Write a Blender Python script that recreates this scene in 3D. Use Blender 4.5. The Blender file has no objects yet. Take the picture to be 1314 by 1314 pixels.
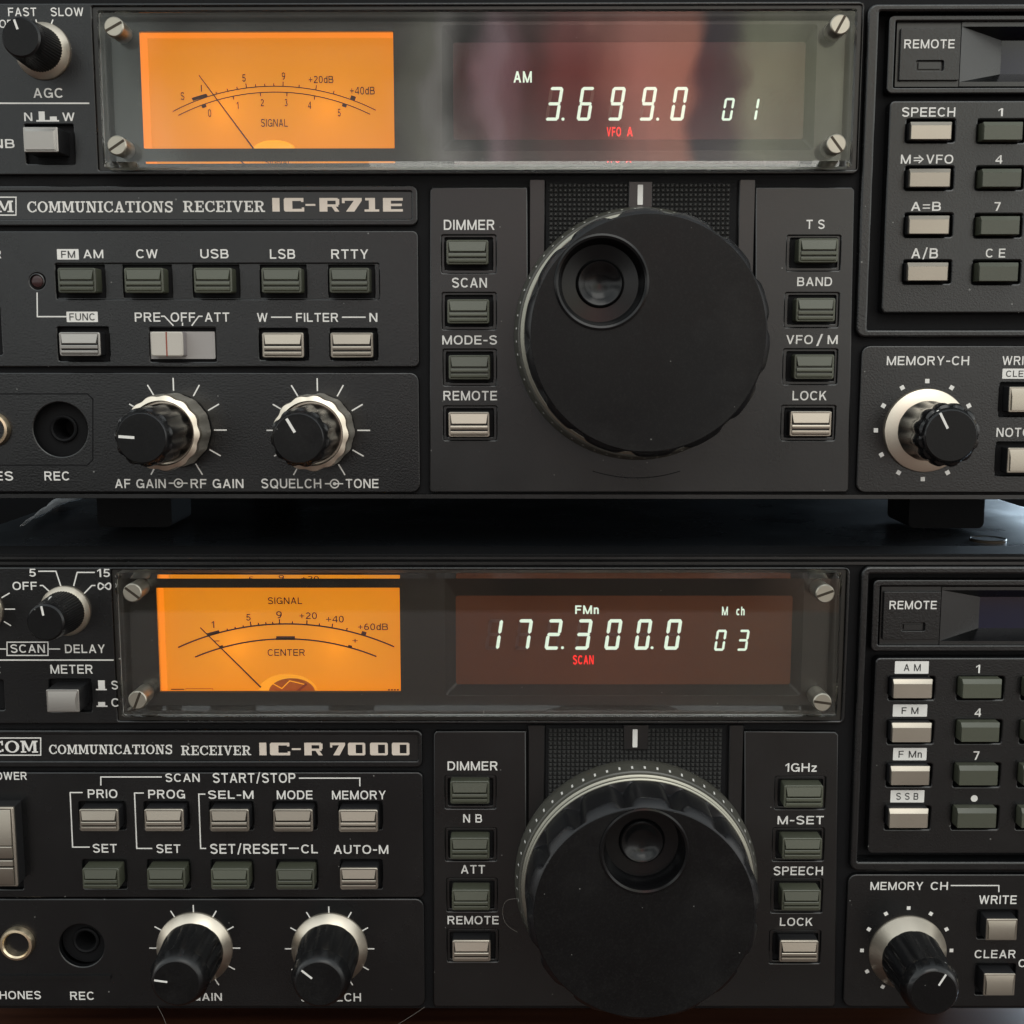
import bpy, bmesh, math, random
from mathutils import Vector, Matrix
random.seed(7)
S = bpy.context.scene
COL = S.collection
MM = 0.001

# ------------------------------------------------------------------ camera
FPX, TILT, DIST, ZC = 1560.0, math.radians(7.75), 268.0, 190.0     # focal length in photo pixels, pitch, mm
CAM = Vector((0, -DIST, ZC))
FW = Vector((0, math.cos(TILT), -math.sin(TILT)))
UP = Vector((0, math.sin(TILT), math.cos(TILT)))
cam = bpy.data.cameras.new('camera'); cam.sensor_width = 36; cam.lens = 36 * FPX / 1314
cam.clip_start = 0.01; cam.clip_end = 50
co = bpy.data.objects.new('camera', cam); COL.objects.link(co)
co.location = CAM * MM; co.rotation_euler = (math.pi / 2 - TILT, 0, 0)
S.camera = co

# ------------------------------------------------------------------ light and exposure
S.view_settings.view_transform = 'Standard'; S.view_settings.look = 'None'
S.view_settings.exposure = 0; S.view_settings.gamma = 1; S.view_settings.use_curve_mapping = False
cy = S.cycles
cy.use_denoising = True
cy.max_bounces = 10; cy.glossy_bounces = 5; cy.transmission_bounces = 10; cy.transparent_max_bounces = 12
cy.sample_clamp_indirect = 6; cy.caustics_refractive = True; cy.caustics_reflective = True

W = bpy.data.worlds.new('World'); S.world = W; W.use_nodes = True
def world():
    nt = W.node_tree; nt.nodes.clear(); N = nt.nodes.new; L = nt.links.new
    out = N('ShaderNodeOutputWorld'); bg = N('ShaderNodeBackground'); L(bg.outputs[0], out.inputs[0])
    tc = N('ShaderNodeTexCoord'); sp = N('ShaderNodeSeparateXYZ'); L(tc.outputs['Generated'], sp.inputs[0])
    def math_(op, a, b=None, clamp=False):
        m = N('ShaderNodeMath'); m.operation = op; m.use_clamp = clamp
        for i, v in enumerate((a, b)):
            if v is None: continue
            if isinstance(v, (int, float)): m.inputs[i].default_value = v
            else: L(v, m.inputs[i])
        return m.outputs[0]
    def ramp(fac, stops, interp='LINEAR'):
        r = N('ShaderNodeValToRGB'); r.color_ramp.interpolation = interp
        e = r.color_ramp.elements
        while len(e) < len(stops): e.new(0.5)
        for el, (p, c) in zip(e, stops): el.position = p; el.color = (*c, 1)
        L(fac, r.inputs[0]); return r.outputs[0]
    def mix(f, a, b, kind='MIX'):
        m = N('ShaderNodeMix'); m.data_type = 'RGBA'; m.blend_type = kind
        if isinstance(f, (int, float)): m.inputs[0].default_value = f
        else: L(f, m.inputs[0])
        for i, v in ((6, a), (7, b)):
            if isinstance(v, tuple): m.inputs[i].default_value = (*v, 1)
            else: L(v, m.inputs[i])
        return m.outputs[2]
    el = math_('MULTIPLY_ADD', sp.outputs[2], 0.5); nt.nodes[-1].inputs[2].default_value = 0.5
    base = ramp(el, WORLD_EL)
    # the room: vertical bands (curtains, furniture) seen by the shiny windows
    az = math_('DIVIDE', sp.outputs[0], math_('MAXIMUM', math_('ABSOLUTE', sp.outputs[1]), 0.05))
    wob = N('ShaderNodeTexNoise'); wob.inputs['Scale'].default_value = 8; wob.inputs['Detail'].default_value = 3; L(tc.outputs['Generated'], wob.inputs[0])
    azw = math_('ADD', az, math_('MULTIPLY', wob.outputs[0], .12))
    azn = math_('ADD', azw, .44)
    bands = ramp(azn, WORLD_AZ, 'EASE')
    nz = N('ShaderNodeTexNoise'); nz.inputs['Scale'].default_value = 7; nz.inputs['Detail'].default_value = 4
    mp = N('ShaderNodeMapping'); mp.inputs['Scale'].default_value = (1, 1, .45); L(tc.outputs['Generated'], mp.inputs[0]); L(mp.outputs[0], nz.inputs[0])
    nzr = ramp(nz.outputs[0], [(.36, (.35, .34, .34)), (.62, (1.5, 1.5, 1.5))])
    front = math_('MULTIPLY', sp.outputs[1], -4.0, True)            # 1 in front of the radios
    mid = math_('SUBTRACT', 1.0, math_('MULTIPLY', math_('ABSOLUTE', math_('SUBTRACT', sp.outputs[2], .21)), 5.0), True)
    fm = math_('MULTIPLY', front, math_('POWER', mid, .5))
    c = mix(fm, base, mix(1.0, mix(1.0, base, bands, 'MULTIPLY'), nzr, 'MULTIPLY'))
    # below eye level the left of the room is darker, and the photographer stands in the middle
    low = math_('MULTIPLY', math_('SUBTRACT', .03, sp.outputs[2]), 9.0, True)
    lowleft = math_('MULTIPLY', front, math_('MULTIPLY', low, math_('SUBTRACT', 1.0, math_('MULTIPLY_ADD', az, 4.0, True))))
    c = mix(lowleft, c, mix(1.0, c, (.04, .04, .044), 'MULTIPLY'))
    px_ = math_('SUBTRACT', 1.0, math_('MULTIPLY', math_('SUBTRACT', math_('ABSOLUTE', math_('SUBTRACT', az, .10)), .10), 11.0, True))
    py_ = math_('MULTIPLY', math_('SUBTRACT', .08, sp.outputs[2]), 14.0, True)
    c = mix(math_('MULTIPLY', front, math_('MULTIPLY', px_, math_('MULTIPLY', py_, .85))), c, (.03, .028, .03))
    back = math_('MULTIPLY', sp.outputs[1], 3.0, True)
    c = mix(back, c, mix(1.0, c, (.006, .007, .008), 'MULTIPLY'))
    L(c, bg.inputs[0]); bg.inputs[1].default_value = WORLD_STRENGTH
WORLD_STRENGTH = 1.2
WORLD_EL = [(0.0, (.75, .36, .16)), (.2, (.66, .30, .12)), (.27, (.34, .16, .07)), (.31, (.04, .027, .021)), (.35, (.09, .06, .045)), (.39, (.5, .31, .21)), (.445, (.68, .63, .59)),
            (.5, (1.8, 1.81, 1.77)), (.56, (2.7, 2.74, 2.66)), (.64, (2.5, 2.55, 2.48)), (.75, (1.3, 1.38, 1.38)), (1.0, (.9, .98, 1.02))]
WORLD_AZ = [(.1, (.15, .17, .18)), (.17, (.15, .165, .16)), (.21, (.05, .05, .047)), (.385, (.05, .049, .042)), (.41, (.2, .2, .165)), (.425, (.31, .295, .285)), (.445, (.06, .056, .056)), (.465, (.33, .22, .25)), (.48, (.2, .11, .125)),
            (.497, (.1, .055, .055)), (.535, (.3, .1, .095)), (.56, (.62, .25, .21)), (.625, (.62, .25, .19)), (.645, (.08, .06, .075)), (.665, (.1, .08, .09)), (.69, (.39, .39, .28)), (.79, (.43, .42, .33)), (1.0, (.55, .55, .53))]
world()

def area(name, loc, target, sx, sy, watts, col):
    l = bpy.data.lights.new(name, 'AREA'); l.shape = 'RECTANGLE'; l.size = sx; l.size_y = sy; l.energy = watts; l.color = col
    o = bpy.data.objects.new(name, l); COL.objects.link(o); o.location = loc
    o.rotation_euler = (Vector(target) - Vector(loc)).to_track_quat('-Z', 'Y').to_euler()
    return o
area('ceiling_light', (.25, -.95, 1.15), (0, 0, .15), .9, .7, 6, (1, .97, .9))
area('window_light', (.75, .72, .33), (.1, .1, .14), .5, .45, 22, (.66, .84, 1.0))

# ------------------------------------------------------------------ materials
def material(name, col, rough=.5, metal=0, emis=None, estr=0, bump=0, bscale=3000, speck=0, vary=0, spec=.5, trans=0, ior=1.45, coat=0, rand=0, dust=0):
    m = bpy.data.materials.new(name); m.use_nodes = True; nt = m.node_tree
    b = nt.nodes['Principled BSDF']; N = nt.nodes.new; L = nt.links.new
    b.inputs['Base Color'].default_value = (*col, 1); b.inputs['Roughness'].default_value = rough; b.inputs['Metallic'].default_value = metal
    b.inputs['Specular IOR Level'].default_value = spec; b.inputs['Transmission Weight'].default_value = trans; b.inputs['IOR'].default_value = ior
    b.inputs['Coat Weight'].default_value = coat; b.inputs['Coat Roughness'].default_value = .12
    if emis:
        b.inputs['Emission Color'].default_value = (*emis, 1); b.inputs['Emission Strength'].default_value = estr
    tc = N('ShaderNodeTexCoord')
    if bump:
        nz = N('ShaderNodeTexNoise'); nz.inputs['Scale'].default_value = bscale; nz.inputs['Detail'].default_value = 3
        L(tc.outputs['Object'], nz.inputs[0])
        bp = N('ShaderNodeBump'); bp.inputs['Strength'].default_value = bump; bp.inputs['Distance'].default_value = .0001
        L(nz.outputs[0], bp.inputs['Height']); L(bp.outputs[0], b.inputs['Normal'])
    last = None
    if vary:
        nz = N('ShaderNodeTexNoise'); nz.inputs['Scale'].default_value = 45; nz.inputs['Detail'].default_value = 5
        L(tc.outputs['Object'], nz.inputs[0])
        mr = N('ShaderNodeMapRange'); mr.inputs[1].default_value = .3; mr.inputs[2].default_value = .7
        mr.inputs[3].default_value = max(.03, rough - vary); mr.inputs[4].default_value = rough + vary
        L(nz.outputs[0], mr.inputs[0]); L(mr.outputs[0], b.inputs['Roughness'])
    if rand:                                       # every button has aged a little differently
        oi = N('ShaderNodeObjectInfo'); mr = N('ShaderNodeMapRange'); L(oi.outputs['Random'], mr.inputs[0]); mr.inputs[3].default_value = 1 - rand; mr.inputs[4].default_value = 1 + rand * .5
        mx = N('ShaderNodeMix'); mx.data_type = 'RGBA'; mx.blend_type = 'MULTIPLY'; mx.inputs[0].default_value = 1; mx.inputs[6].default_value = (*col, 1); L(mr.outputs[0], mx.inputs[7]); L(mx.outputs[2], b.inputs['Base Color'])
    if speck:
        v = N('ShaderNodeTexVoronoi'); v.inputs['Scale'].default_value = 230; L(tc.outputs['Object'], v.inputs[0])
        n2 = N('ShaderNodeTexNoise'); n2.inputs['Scale'].default_value = 60; L(tc.outputs['Object'], n2.inputs[0])
        th = N('ShaderNodeMath'); th.operation = 'MULTIPLY'; L(n2.outputs[0], th.inputs[0]); th.inputs[1].default_value = .07
        lt = N('ShaderNodeMath'); lt.operation = 'LESS_THAN'; L(v.outputs['Distance'], lt.inputs[0]); L(th.outputs[0], lt.inputs[1])
        ml = N('ShaderNodeMath'); ml.operation = 'MULTIPLY'; L(lt.outputs[0], ml.inputs[0]); ml.inputs[1].default_value = speck
        mx = N('ShaderNodeMix'); mx.data_type = 'RGBA'; L(ml.outputs[0], mx.inputs[0])
        mx.inputs[6].default_value = (*col, 1); mx.inputs[7].default_value = (.32, .32, .3, 1); L(mx.outputs[2], b.inputs['Base Color'])
        if dust:                                   # patchy settled dust and a fine grain
            n3 = N('ShaderNodeTexNoise'); n3.inputs['Scale'].default_value = 38; n3.inputs['Detail'].default_value = 7; n3.inputs['Roughness'].default_value = .7; L(tc.outputs['Object'], n3.inputs[0])
            n4 = N('ShaderNodeTexNoise'); n4.inputs['Scale'].default_value = 2600; n4.inputs['Detail'].default_value = 2; L(tc.outputs['Object'], n4.inputs[0])
            r3 = N('ShaderNodeMapRange'); r3.inputs[1].default_value = .5; r3.inputs[2].default_value = .8; L(n3.outputs[0], r3.inputs[0])
            r4 = N('ShaderNodeMapRange'); r4.inputs[1].default_value = .5; r4.inputs[2].default_value = .75; L(n4.outputs[0], r4.inputs[0])
            a3 = N('ShaderNodeMath'); a3.operation = 'MULTIPLY_ADD'; L(r4.outputs[0], a3.inputs[0]); a3.inputs[1].default_value = .5; L(r3.outputs[0], a3.inputs[2])
            m3 = N('ShaderNodeMath'); m3.operation = 'MULTIPLY'; L(a3.outputs[0], m3.inputs[0]); m3.inputs[1].default_value = dust
            m4 = N('ShaderNodeMix'); m4.data_type = 'RGBA'; L(m3.outputs[0], m4.inputs[0]); L(mx.outputs[2], m4.inputs[6]); m4.inputs[7].default_value = (.3, .3, .285, 1); L(m4.outputs[2], b.inputs['Base Color'])
    return m
M = {}
M['panel'] = material('black_textured_plastic', (.0026, .0028, .0031), .27, bump=.4, bscale=2400, dust=.014, speck=.4, vary=.05, spec=.6)
M['smooth'] = material('black_smooth_plastic', (.0026, .0027, .0028), .3, bump=.1, bscale=1500, dust=.009, speck=.3, vary=.06, spec=.68)
M['gap'] = material('black_plastic_and_groove_shade', (.0025, .0025, .003), .7, spec=.2)
M['grill'] = material('black_grill_plastic', (.028, .028, .027), .4, speck=.2)
M['case'] = material('black_painted_steel', (.012, .014, .017), .3, bump=.25, bscale=1800, speck=.25, vary=.08)
M['ink'] = material('pale_printing_ink', (.6, .59, .56), .55, bump=.1)
M['goldink'] = material('champagne_lettering', (.56, .49, .42), .45, bump=.1)
M['darkink'] = material('dark_printing_ink', (.02, .02, .02), .6)
M['green'] = material('olive_green_button_plastic', (.057, .061, .043), .38, bump=.1, vary=.06, rand=.2)
M['blackkey'] = material('black_button_plastic', (.012, .012, .013), .4, bump=.1)
M['champ'] = material('champagne_metal_cap', (.31, .28, .235), .36, metal=.85, rand=.2, bump=.06, vary=.08)
M['silver'] = material('grey_metal_cap', (.305, .29, .268), .36, metal=.85, rand=.15, bump=.06, vary=.08)
M['cream'] = material('cream_switch_plastic', (.38, .355, .315), .4, bump=.1)
M['greyplastic'] = material('grey_switch_plastic', (.22, .2, .2), .45)
M['palebase'] = material('pale_switch_base', (.25, .235, .225), .45)
M['redline'] = material('brown_red_line', (.2, .045, .025), .5)
M['ring'] = material('brushed_champagne_aluminium', (.60, .54, .45), .4, metal=1, vary=.05)
M['ringdark'] = material('olive_anodised_knob_side', (.50, .47, .41), .5, metal=.9, vary=.06)
M['knob'] = material('glossy_black_knob_plastic', (.004, .004, .0044), .28, spec=.42, bump=.15, bscale=900, speck=.5, vary=.12)
M['dial'] = material('matt_black_dial_face', (.003, .003, .0032), .38, spec=.22, bump=.1, vary=.1, speck=.3, dust=.025)
M['dialgloss'] = material('glossy_black_dial_plastic', (.005, .005, .006), .38, spec=.4, vary=.06)
M['dullring'] = material('dull_grey_ring', (.27, .262, .22), .42, metal=1, vary=.06)
M['cup'] = material('black_finger_cup', (.003, .003, .0033), .2, spec=.3, vary=.05)
M['dialring'] = material('smoky_dial_ring', (.05, .049, .041), .3, vary=.05)
M['screw'] = material('nickel_screw', (.36, .34, .285), .42, metal=1, bump=.15, bscale=1500)
M['slot'] = material('dark_screw_slot', (.05, .04, .03), .5, metal=.8)
M['brass'] = material('brass_jack', (.72, .60, .42), .28, metal=1, vary=.05)
M['glass'] = material('clear_acrylic', (.97, .97, .94), 0.0, trans=1, ior=1.49)
M['glassedge'] = material('frosted_acrylic_edge', (.26, .255, .22), .4, trans=1, ior=1.49)
M['bezel'] = material('smoky_window_bezel', (.013, .0115, .009), .35, vary=.05, speck=.3)
M['orange'] = material('backlit_orange_scale', (.3, .09, .01), .4, emis=(1.0, .365, .007), estr=.53)
M['orangewall'] = material('orange_light_guide', (.5, .15, .015), .3, emis=(1.0, .29, .015), estr=.66)
M['meterink'] = material('brown_scale_ink', (.06, .018, .012), .5)
M['needle'] = material('dark_meter_needle', (.03, .012, .01), .4)
M['filter'] = material('dark_red_filter', (.045, .006, .005), .1)
M['reflectfilter'] = material('red_filter_painted_reflection', (.105, .033, .014), .12, vary=.04)  # brown of the room's reflection is put into the base colour
M['digit'] = material('lit_mint_digit', (.1, .1, .1), .4, emis=(.80, .95, .78), estr=.95)
M['ghost'] = material('unlit_digit_segment', (.09, .032, .02), .4)
M['redlit'] = material('lit_red_annunciator', (.1, .02, .02), .4, emis=(1.0, .012, .008), estr=1.25)
M['lens'] = material('dark_sensor_lens', (.006, .006, .02), .08)
M['ledlens'] = material('unlit_dark_red_lamp', (.03, .012, .012), .25)
M['amber'] = material('amber_cover_painted_glow', (.4, .15, .01), .15, emis=(1.0, .42, .02), estr=.85)  # emission painted in to brighten the cover, which is no lamp
M['copper'] = material('orange_brown_movement_painted_glow', (.4, .14, .02), .3, emis=(1, .42, .015), estr=.72)  # painted glow: own emission brightens the unlit movement
M['movement'] = material('dark_red_movement_painted_glow', (.26, .09, .025), .3, metal=.3, emis=(1, .25, .02), estr=.1)  # faint emission added as painted light on the movement
M['hair'] = material('pale_fibre', (.17, .16, .14), .5)
M['plasticwrap'] = material('shiny_crumpled_plastic', (.34, .35, .36), .2)
M['rubber'] = material('black_rubber', (.004, .004, .0045), .8, spec=.2)
def lit_sheet():
    nt = M['orange'].node_tree; b = nt.nodes['Principled BSDF']; out = nt.nodes['Material Output']
    tr = nt.nodes.new('ShaderNodeBsdfTranslucent'); tr.inputs[0].default_value = (.8, .26, .008, 1)
    ad = nt.nodes.new('ShaderNodeAddShader'); nt.links.new(b.outputs[0], ad.inputs[0]); nt.links.new(tr.outputs[0], ad.inputs[1]); nt.links.new(ad.outputs[0], out.inputs[0])
lit_sheet()
def wood():
    m = material('red_brown_wood', (.1, .035, .018), .35); nt = m.node_tree; b = nt.nodes['Principled BSDF']; N = nt.nodes.new; L = nt.links.new
    tc = N('ShaderNodeTexCoord'); mp = N('ShaderNodeMapping'); mp.inputs['Scale'].default_value = (3, 60, 60); L(tc.outputs['Object'], mp.inputs[0])
    nz = N('ShaderNodeTexNoise'); nz.inputs['Scale'].default_value = 3; nz.inputs['Detail'].default_value = 6; L(mp.outputs[0], nz.inputs[0])
    r = N('ShaderNodeValToRGB'); e = r.color_ramp.elements; e[0].color = (.03, .01, .006, 1); e[1].color = (.09, .035, .018, 1); e[0].position = .3; e[1].position = .7
    L(nz.outputs[0], r.inputs[0]); L(r.outputs[0], b.inputs['Base Color']); return m
M['wood'] = wood()

# ------------------------------------------------------------------ helpers
class MB:
    """collects shapes (mm, the radio's own axes: x right, z up, h outward from the panel = -y) into ONE mesh object"""
    def __init__(s): s.v = []; s.f = []; s.m = []; s.mats = []
    def mi(s, mat):
        if mat not in s.mats: s.mats.append(mat)
        return s.mats.index(mat)
    def add(s, vs, fs, mat):
        k = len(s.v); i = s.mi(mat); s.v += [tuple(v) for v in vs]
        s.f += [tuple(k + j for j in f) for f in fs]; s.m += [i] * len(fs)
    def poly(s, pts, h, mat): s.add([(x, -h, z) for x, z in pts], [range(len(pts))], mat)
    def loft(s, rings, mat, cap0=True, cap1=True):
        n = len(rings[0]); vs = [p for r in rings for p in r]; fs = []
        for k in range(len(rings) - 1):
            for i in range(n):
                j = (i + 1) % n; fs.append((k * n + i, k * n + j, k * n + n + j, k * n + n + i))
        if cap0: fs.append(tuple(range(n - 1, -1, -1)))
        if cap1: fs.append(tuple(range((len(rings) - 1) * n, len(rings) * n)))
        s.add(vs, fs, mat)
    def prism(s, prof, x0, x1, mat):        # prof: (z, h) outline pushed along x
        n = len(prof); vs = [(x0, -h, z) for z, h in prof] + [(x1, -h, z) for z, h in prof]
        fs = [(i, (i + 1) % n, n + (i + 1) % n, n + i) for i in range(n)] + [tuple(range(n - 1, -1, -1)), tuple(range(n, 2 * n))]
        s.add(vs, fs, mat)
    def slab(s, pts, h0, h1, mat):          # outline pushed along h
        s.loft([[(x, -h0, z) for x, z in pts], [(x, -h1, z) for x, z in pts]], mat)
    def box(s, x0, x1, z0, z1, h0, h1, mat): s.slab([(x0, z0), (x1, z0), (x1, z1), (x0, z1)], h0, h1, mat)
    def mesh(s, me, mat):
        s.add([v.co for v in me.vertices], [tuple(p.vertices) for p in me.polygons], mat)
    def build(s, name, parent, flat=False, at=None, weld=False):
        me = bpy.data.meshes.new(name)
        ox, oy, oz = at or (0, 0, 0)
        me.from_pydata([((x - ox) * MM, (y - oy) * MM, (z - oz) * MM) for x, y, z in s.v], [], s.f)
        for m in s.mats: me.materials.append(M[m])
        me.polygons.foreach_set('material_index', s.m)
        bm = bmesh.new(); bm.from_mesh(me)
        if weld: bmesh.ops.remove_doubles(bm, verts=bm.verts, dist=1e-6)
        bmesh.ops.recalc_face_normals(bm, faces=bm.faces); bm.to_mesh(me); bm.free()
        if not flat:
            me.polygons.foreach_set('use_smooth', [True] * len(me.polygons)); me.set_sharp_from_angle(angle=math.radians(32))
        o = bpy.data.objects.new(name, me); COL.objects.link(o)
        if parent: o.parent = parent
        o.location = (ox * MM, oy * MM, oz * MM)
        return o

def rr(x0, x1, z0, z1, r, n=5):
    r = min(r, (x1 - x0) / 2.01, (z1 - z0) / 2.01)
    if r <= 0: return [(x0, z0), (x1, z0), (x1, z1), (x0, z1)]
    out = []
    for cx, cz, a in ((x1 - r, z1 - r, 0), (x0 + r, z1 - r, 90), (x0 + r, z0 + r, 180), (x1 - r, z0 + r, 270)):
        out += [(cx + r * math.cos(math.radians(a + 90 * i / n)), cz + r * math.sin(math.radians(a + 90 * i / n))) for i in range(n + 1)]
    return out
def circ(x, z, r, n=64, a0=0): return [(x + r * math.cos(2 * math.pi * i / n + a0), z + r * math.sin(2 * math.pi * i / n + a0)) for i in range(n)]
def ring3(pts, h): return [(x, -h, z) for x, z in pts]
def dg_mesh(ob):
    COL.objects.link(ob); dg = bpy.context.evaluated_depsgraph_get(); dg.update()
    me = bpy.data.meshes.new_from_object(ob.evaluated_get(dg)); COL.objects.unlink(ob); d = ob.data; bpy.data.objects.remove(ob); bpy.data.curves.remove(d)
    return me
def plate_mesh(outline, holes, h0, h1, bev):
    """a filled outline with real openings and rounded edges"""
    cu = bpy.data.curves.new('plate', 'CURVE'); cu.dimensions = '2D'; cu.fill_mode = 'BOTH'
    for pts in [outline] + holes:
        sp = cu.splines.new('POLY'); sp.points.add(len(pts) - 1); sp.use_cyclic_u = True
        for p, (x, z) in zip(sp.points, pts): p.co = (x, z, 0, 1)
    cu.extrude = (h1 - h0) / 2 - bev; cu.bevel_depth = bev; cu.bevel_resolution = 2; cu.offset = -bev
    me = dg_mesh(bpy.data.objects.new('plate', cu))
    me.transform(Matrix(((1, 0, 0, 0), (0, 0, -1, -(h0 + h1) / 2), (0, 1, 0, 0), (0, 0, 0, 1))))
    return me
def thick(pts, w, closed=False):
    """a line as one flat ribbon polygon"""
    n = len(pts); L = []; R = []
    for i, p in enumerate(pts):
        p = Vector(p)
        a = Vector(pts[i - 1]) if (i or closed) else None; b = Vector(pts[(i + 1) % n]) if (i < n - 1 or closed) else None
        d1 = (p - a).normalized() if a is not None else None; d2 = (b - p).normalized() if b is not None else None
        t = ((d1 or d2) + (d2 or d1)).normalized(); nrm = Vector((-t.y, t.x))
        k = 1 / max(.35, abs(nrm.dot(Vector((-(d1 or d2).y, (d1 or d2).x)))))
        L.append(p + nrm * w / 2 * k); R.append(p - nrm * w / 2 * k)
    return L, R
def ribbon(mb, pts, w, h, mat, closed=False):
    L, R = thick(pts, w, closed); n = len(pts)
    vs = [(p.x, -h, p.y) for p in L] + [(p.x, -h, p.y) for p in R]
    fs = [(i, (i + 1) % n, n + (i + 1) % n, n + i) for i in range(n if closed else n - 1)]
    mb.add(vs, fs, mat)
def arc_pts(p0, p1, p2, n=40):
    (ax, ay), (bx, by), (cx, cy_) = p0, p1, p2
    d = 2 * (ax * (by - cy_) + bx * (cy_ - ay) + cx * (ay - by))
    ux = ((ax**2 + ay**2) * (by - cy_) + (bx**2 + by**2) * (cy_ - ay) + (cx**2 + cy_**2) * (ay - by)) / d
    uy = ((ax**2 + ay**2) * (cx - bx) + (bx**2 + by**2) * (ax - cx) + (cx**2 + cy_**2) * (bx - ax)) / d
    r = math.hypot(ax - ux, ay - uy); a0 = math.atan2(ay - uy, ax - ux); a1 = math.atan2(cy_ - uy, cx - ux)
    return [(ux + r * math.cos(a0 + (a1 - a0) * i / n), uy + r * math.sin(a0 + (a1 - a0) * i / n)) for i in range(n + 1)], (ux, uy, r)

# plain grotesque lettering drawn as flat strokes in a box one cap-height tall
TW = .165
def sans_glyph(ch):
    t = TW; h = t / 2
    q = lambda x0, x1, y0, y1: [[(x0, y0), (x1, y0), (x1, y1), (x0, y1)]]
    leg = lambda x0, y0, x1, y1, k=.53: [[(x0 - t * k, y0), (x0 + t * k, y0), (x1 + t * k, y1), (x1 - t * k, y1)]]
    def bowl(cx, cyy, rx, ry, a0=0, a1=360, n=None, p=2.25, tx=t, ty=None):
        ty = ty or t * .9; n = n or max(6, int(abs(a1 - a0) / 11)); o = []; k = []
        for i in range(n + 1):
            a = math.radians(a0 + (a1 - a0) * i / n); c, s = math.cos(a), math.sin(a)
            f = (abs(c) ** p + abs(s) ** p) ** (-1 / p)
            o.append((cx + rx * c * f, cyy + ry * s * f)); k.append((cx + (rx - tx) * c * f, cyy + (ry - ty) * s * f))
        return [[o[i], o[i + 1], k[i + 1], k[i]] for i in range(n)]
    def line(pts, w=None):
        L, R = thick(pts, w or t * .95); return [[tuple(L[i]), tuple(L[i + 1]), tuple(R[i + 1]), tuple(R[i])] for i in range(len(pts) - 1)]
    def el(cx, cyy, rx, ry, a0, a1, n=12): return [(cx + rx * math.cos(math.radians(a0 + (a1 - a0) * i / n)), cyy + ry * math.sin(math.radians(a0 + (a1 - a0) * i / n))) for i in range(n + 1)]
    v = t * .92
    if ch == 'A': return .92, leg(t * .53, 0, .46, 1) + leg(.92 - t * .53, 0, .46, 1) + q(.2, .72, .24, .24 + v)
    if ch == 'B': return .84, q(0, t, 0, 1) + q(t, .5, 0, v) + q(t, .5, 1 - v, 1) + q(t, .5, .52 - v / 2, .52 + v / 2) + bowl(.5, .26 + v / 4, .34, .26 + v / 4, -90, 90) + bowl(.48, .76 - v / 4, .31, .24 + v / 4, -90, 90)
    if ch == 'C': return .9, bowl(.47, .5, .47, .5, 40, 320)
    if ch == 'D': return .88, q(0, t, 0, 1) + q(t, .42, 0, v) + q(t, .42, 1 - v, 1) + bowl(.42, .5, .46, .5, -90, 90)
    if ch == 'E': return .78, q(0, t, 0, 1) + q(t, .78, 0, v) + q(t, .78, 1 - v, 1) + q(t, .73, .51 - v / 2, .51 + v / 2)
    if ch == 'F': return .73, q(0, t, 0, 1) + q(t, .73, 1 - v, 1) + q(t, .67, .5 - v / 2, .5 + v / 2)
    if ch == 'G': return .94, bowl(.47, .5, .47, .5, 38, 325) + q(.5, .94, .38, .38 + v) + q(.94 - t, .94, 0, .38)
    if ch == 'H': return .88, q(0, t, 0, 1) + q(.88 - t, .88, 0, 1) + q(t, .88 - t, .51 - v / 2, .51 + v / 2)
    if ch == 'I': return t, q(0, t, 0, 1)
    if ch == 'K': return .88, q(0, t, 0, 1) + [[(t, .28), (t, .5), (.6, 1), (.82, 1)]] + leg(.76, 0, .38, .6, .6)
    if ch == 'L': return .7, q(0, t, 0, 1) + q(t, .7, 0, v)
    if ch == 'M': return 1.06, q(0, t, 0, 1) + q(1.06 - t, 1.06, 0, 1) + leg(.53, 0, t * .5, 1, .5) + leg(.53, 0, 1.06 - t * .5, 1, .5)
    if ch == 'N': return .88, q(0, t, 0, 1) + q(.88 - t, .88, 0, 1) + leg(.88 - t * .6, 0, t * .6, 1, .6)
    if ch == 'O': return .98, bowl(.49, .5, .49, .51)
    if ch == 'Q': return .98, bowl(.49, .5, .49, .51) + [[(.5, .26), (.62, .32), (.98, .02), (.86, -.08)]]
    if ch == 'P': return .82, q(0, t, 0, 1) + q(t, .5, 1 - v, 1) + q(t, .5, .4, .4 + v) + bowl(.5, .7, .32, .3, -90, 90)
    if ch == 'R': return .88, q(0, t, 0, 1) + q(t, .52, 1 - v, 1) + q(t, .52, .43, .43 + v) + bowl(.52, .715, .32, .285, -90, 90) + [[(.42, .45), (.6, .45), (.88, 0), (.68, 0)]]
    if ch == 'S':
        w = .84; return w, line(el(w / 2, .745, w / 2 - h, .26 - h * .7, 15, 270, 16) + el(w / 2, .275, w / 2 - h, .245 - h * .3, 90, -165, 16)[1:])
    if ch == 'T': return .8, q(.4 - h, .4 + h, 0, 1 - v) + q(0, .8, 1 - v, 1)
    if ch == 'U': return .88, q(0, t, .38, 1) + q(.88 - t, .88, .38, 1) + bowl(.44, .38, .44, .38, 180, 360)
    if ch == 'V': return .9, leg(.45, 0, t * .53, 1) + leg(.45, 0, .9 - t * .53, 1)
    if ch == 'W': return 1.28, leg(.35, 0, t * .5, 1, .5) + leg(.35, 0, .64, 1, .5) + leg(.93, 0, .64, 1, .5) + leg(.93, 0, 1.28 - t * .5, 1, .5)
    if ch == 'Y': return .88, q(.44 - h, .44 + h, 0, .42) + leg(.44, .4, t * .55, 1) + leg(.44, .4, .88 - t * .55, 1)
    if ch == 'z': return .56, q(0, .56, 0, v) + q(0, .56, .74 - v, .74) + leg(.1, v, .46, .74 - v, .6)
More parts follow.
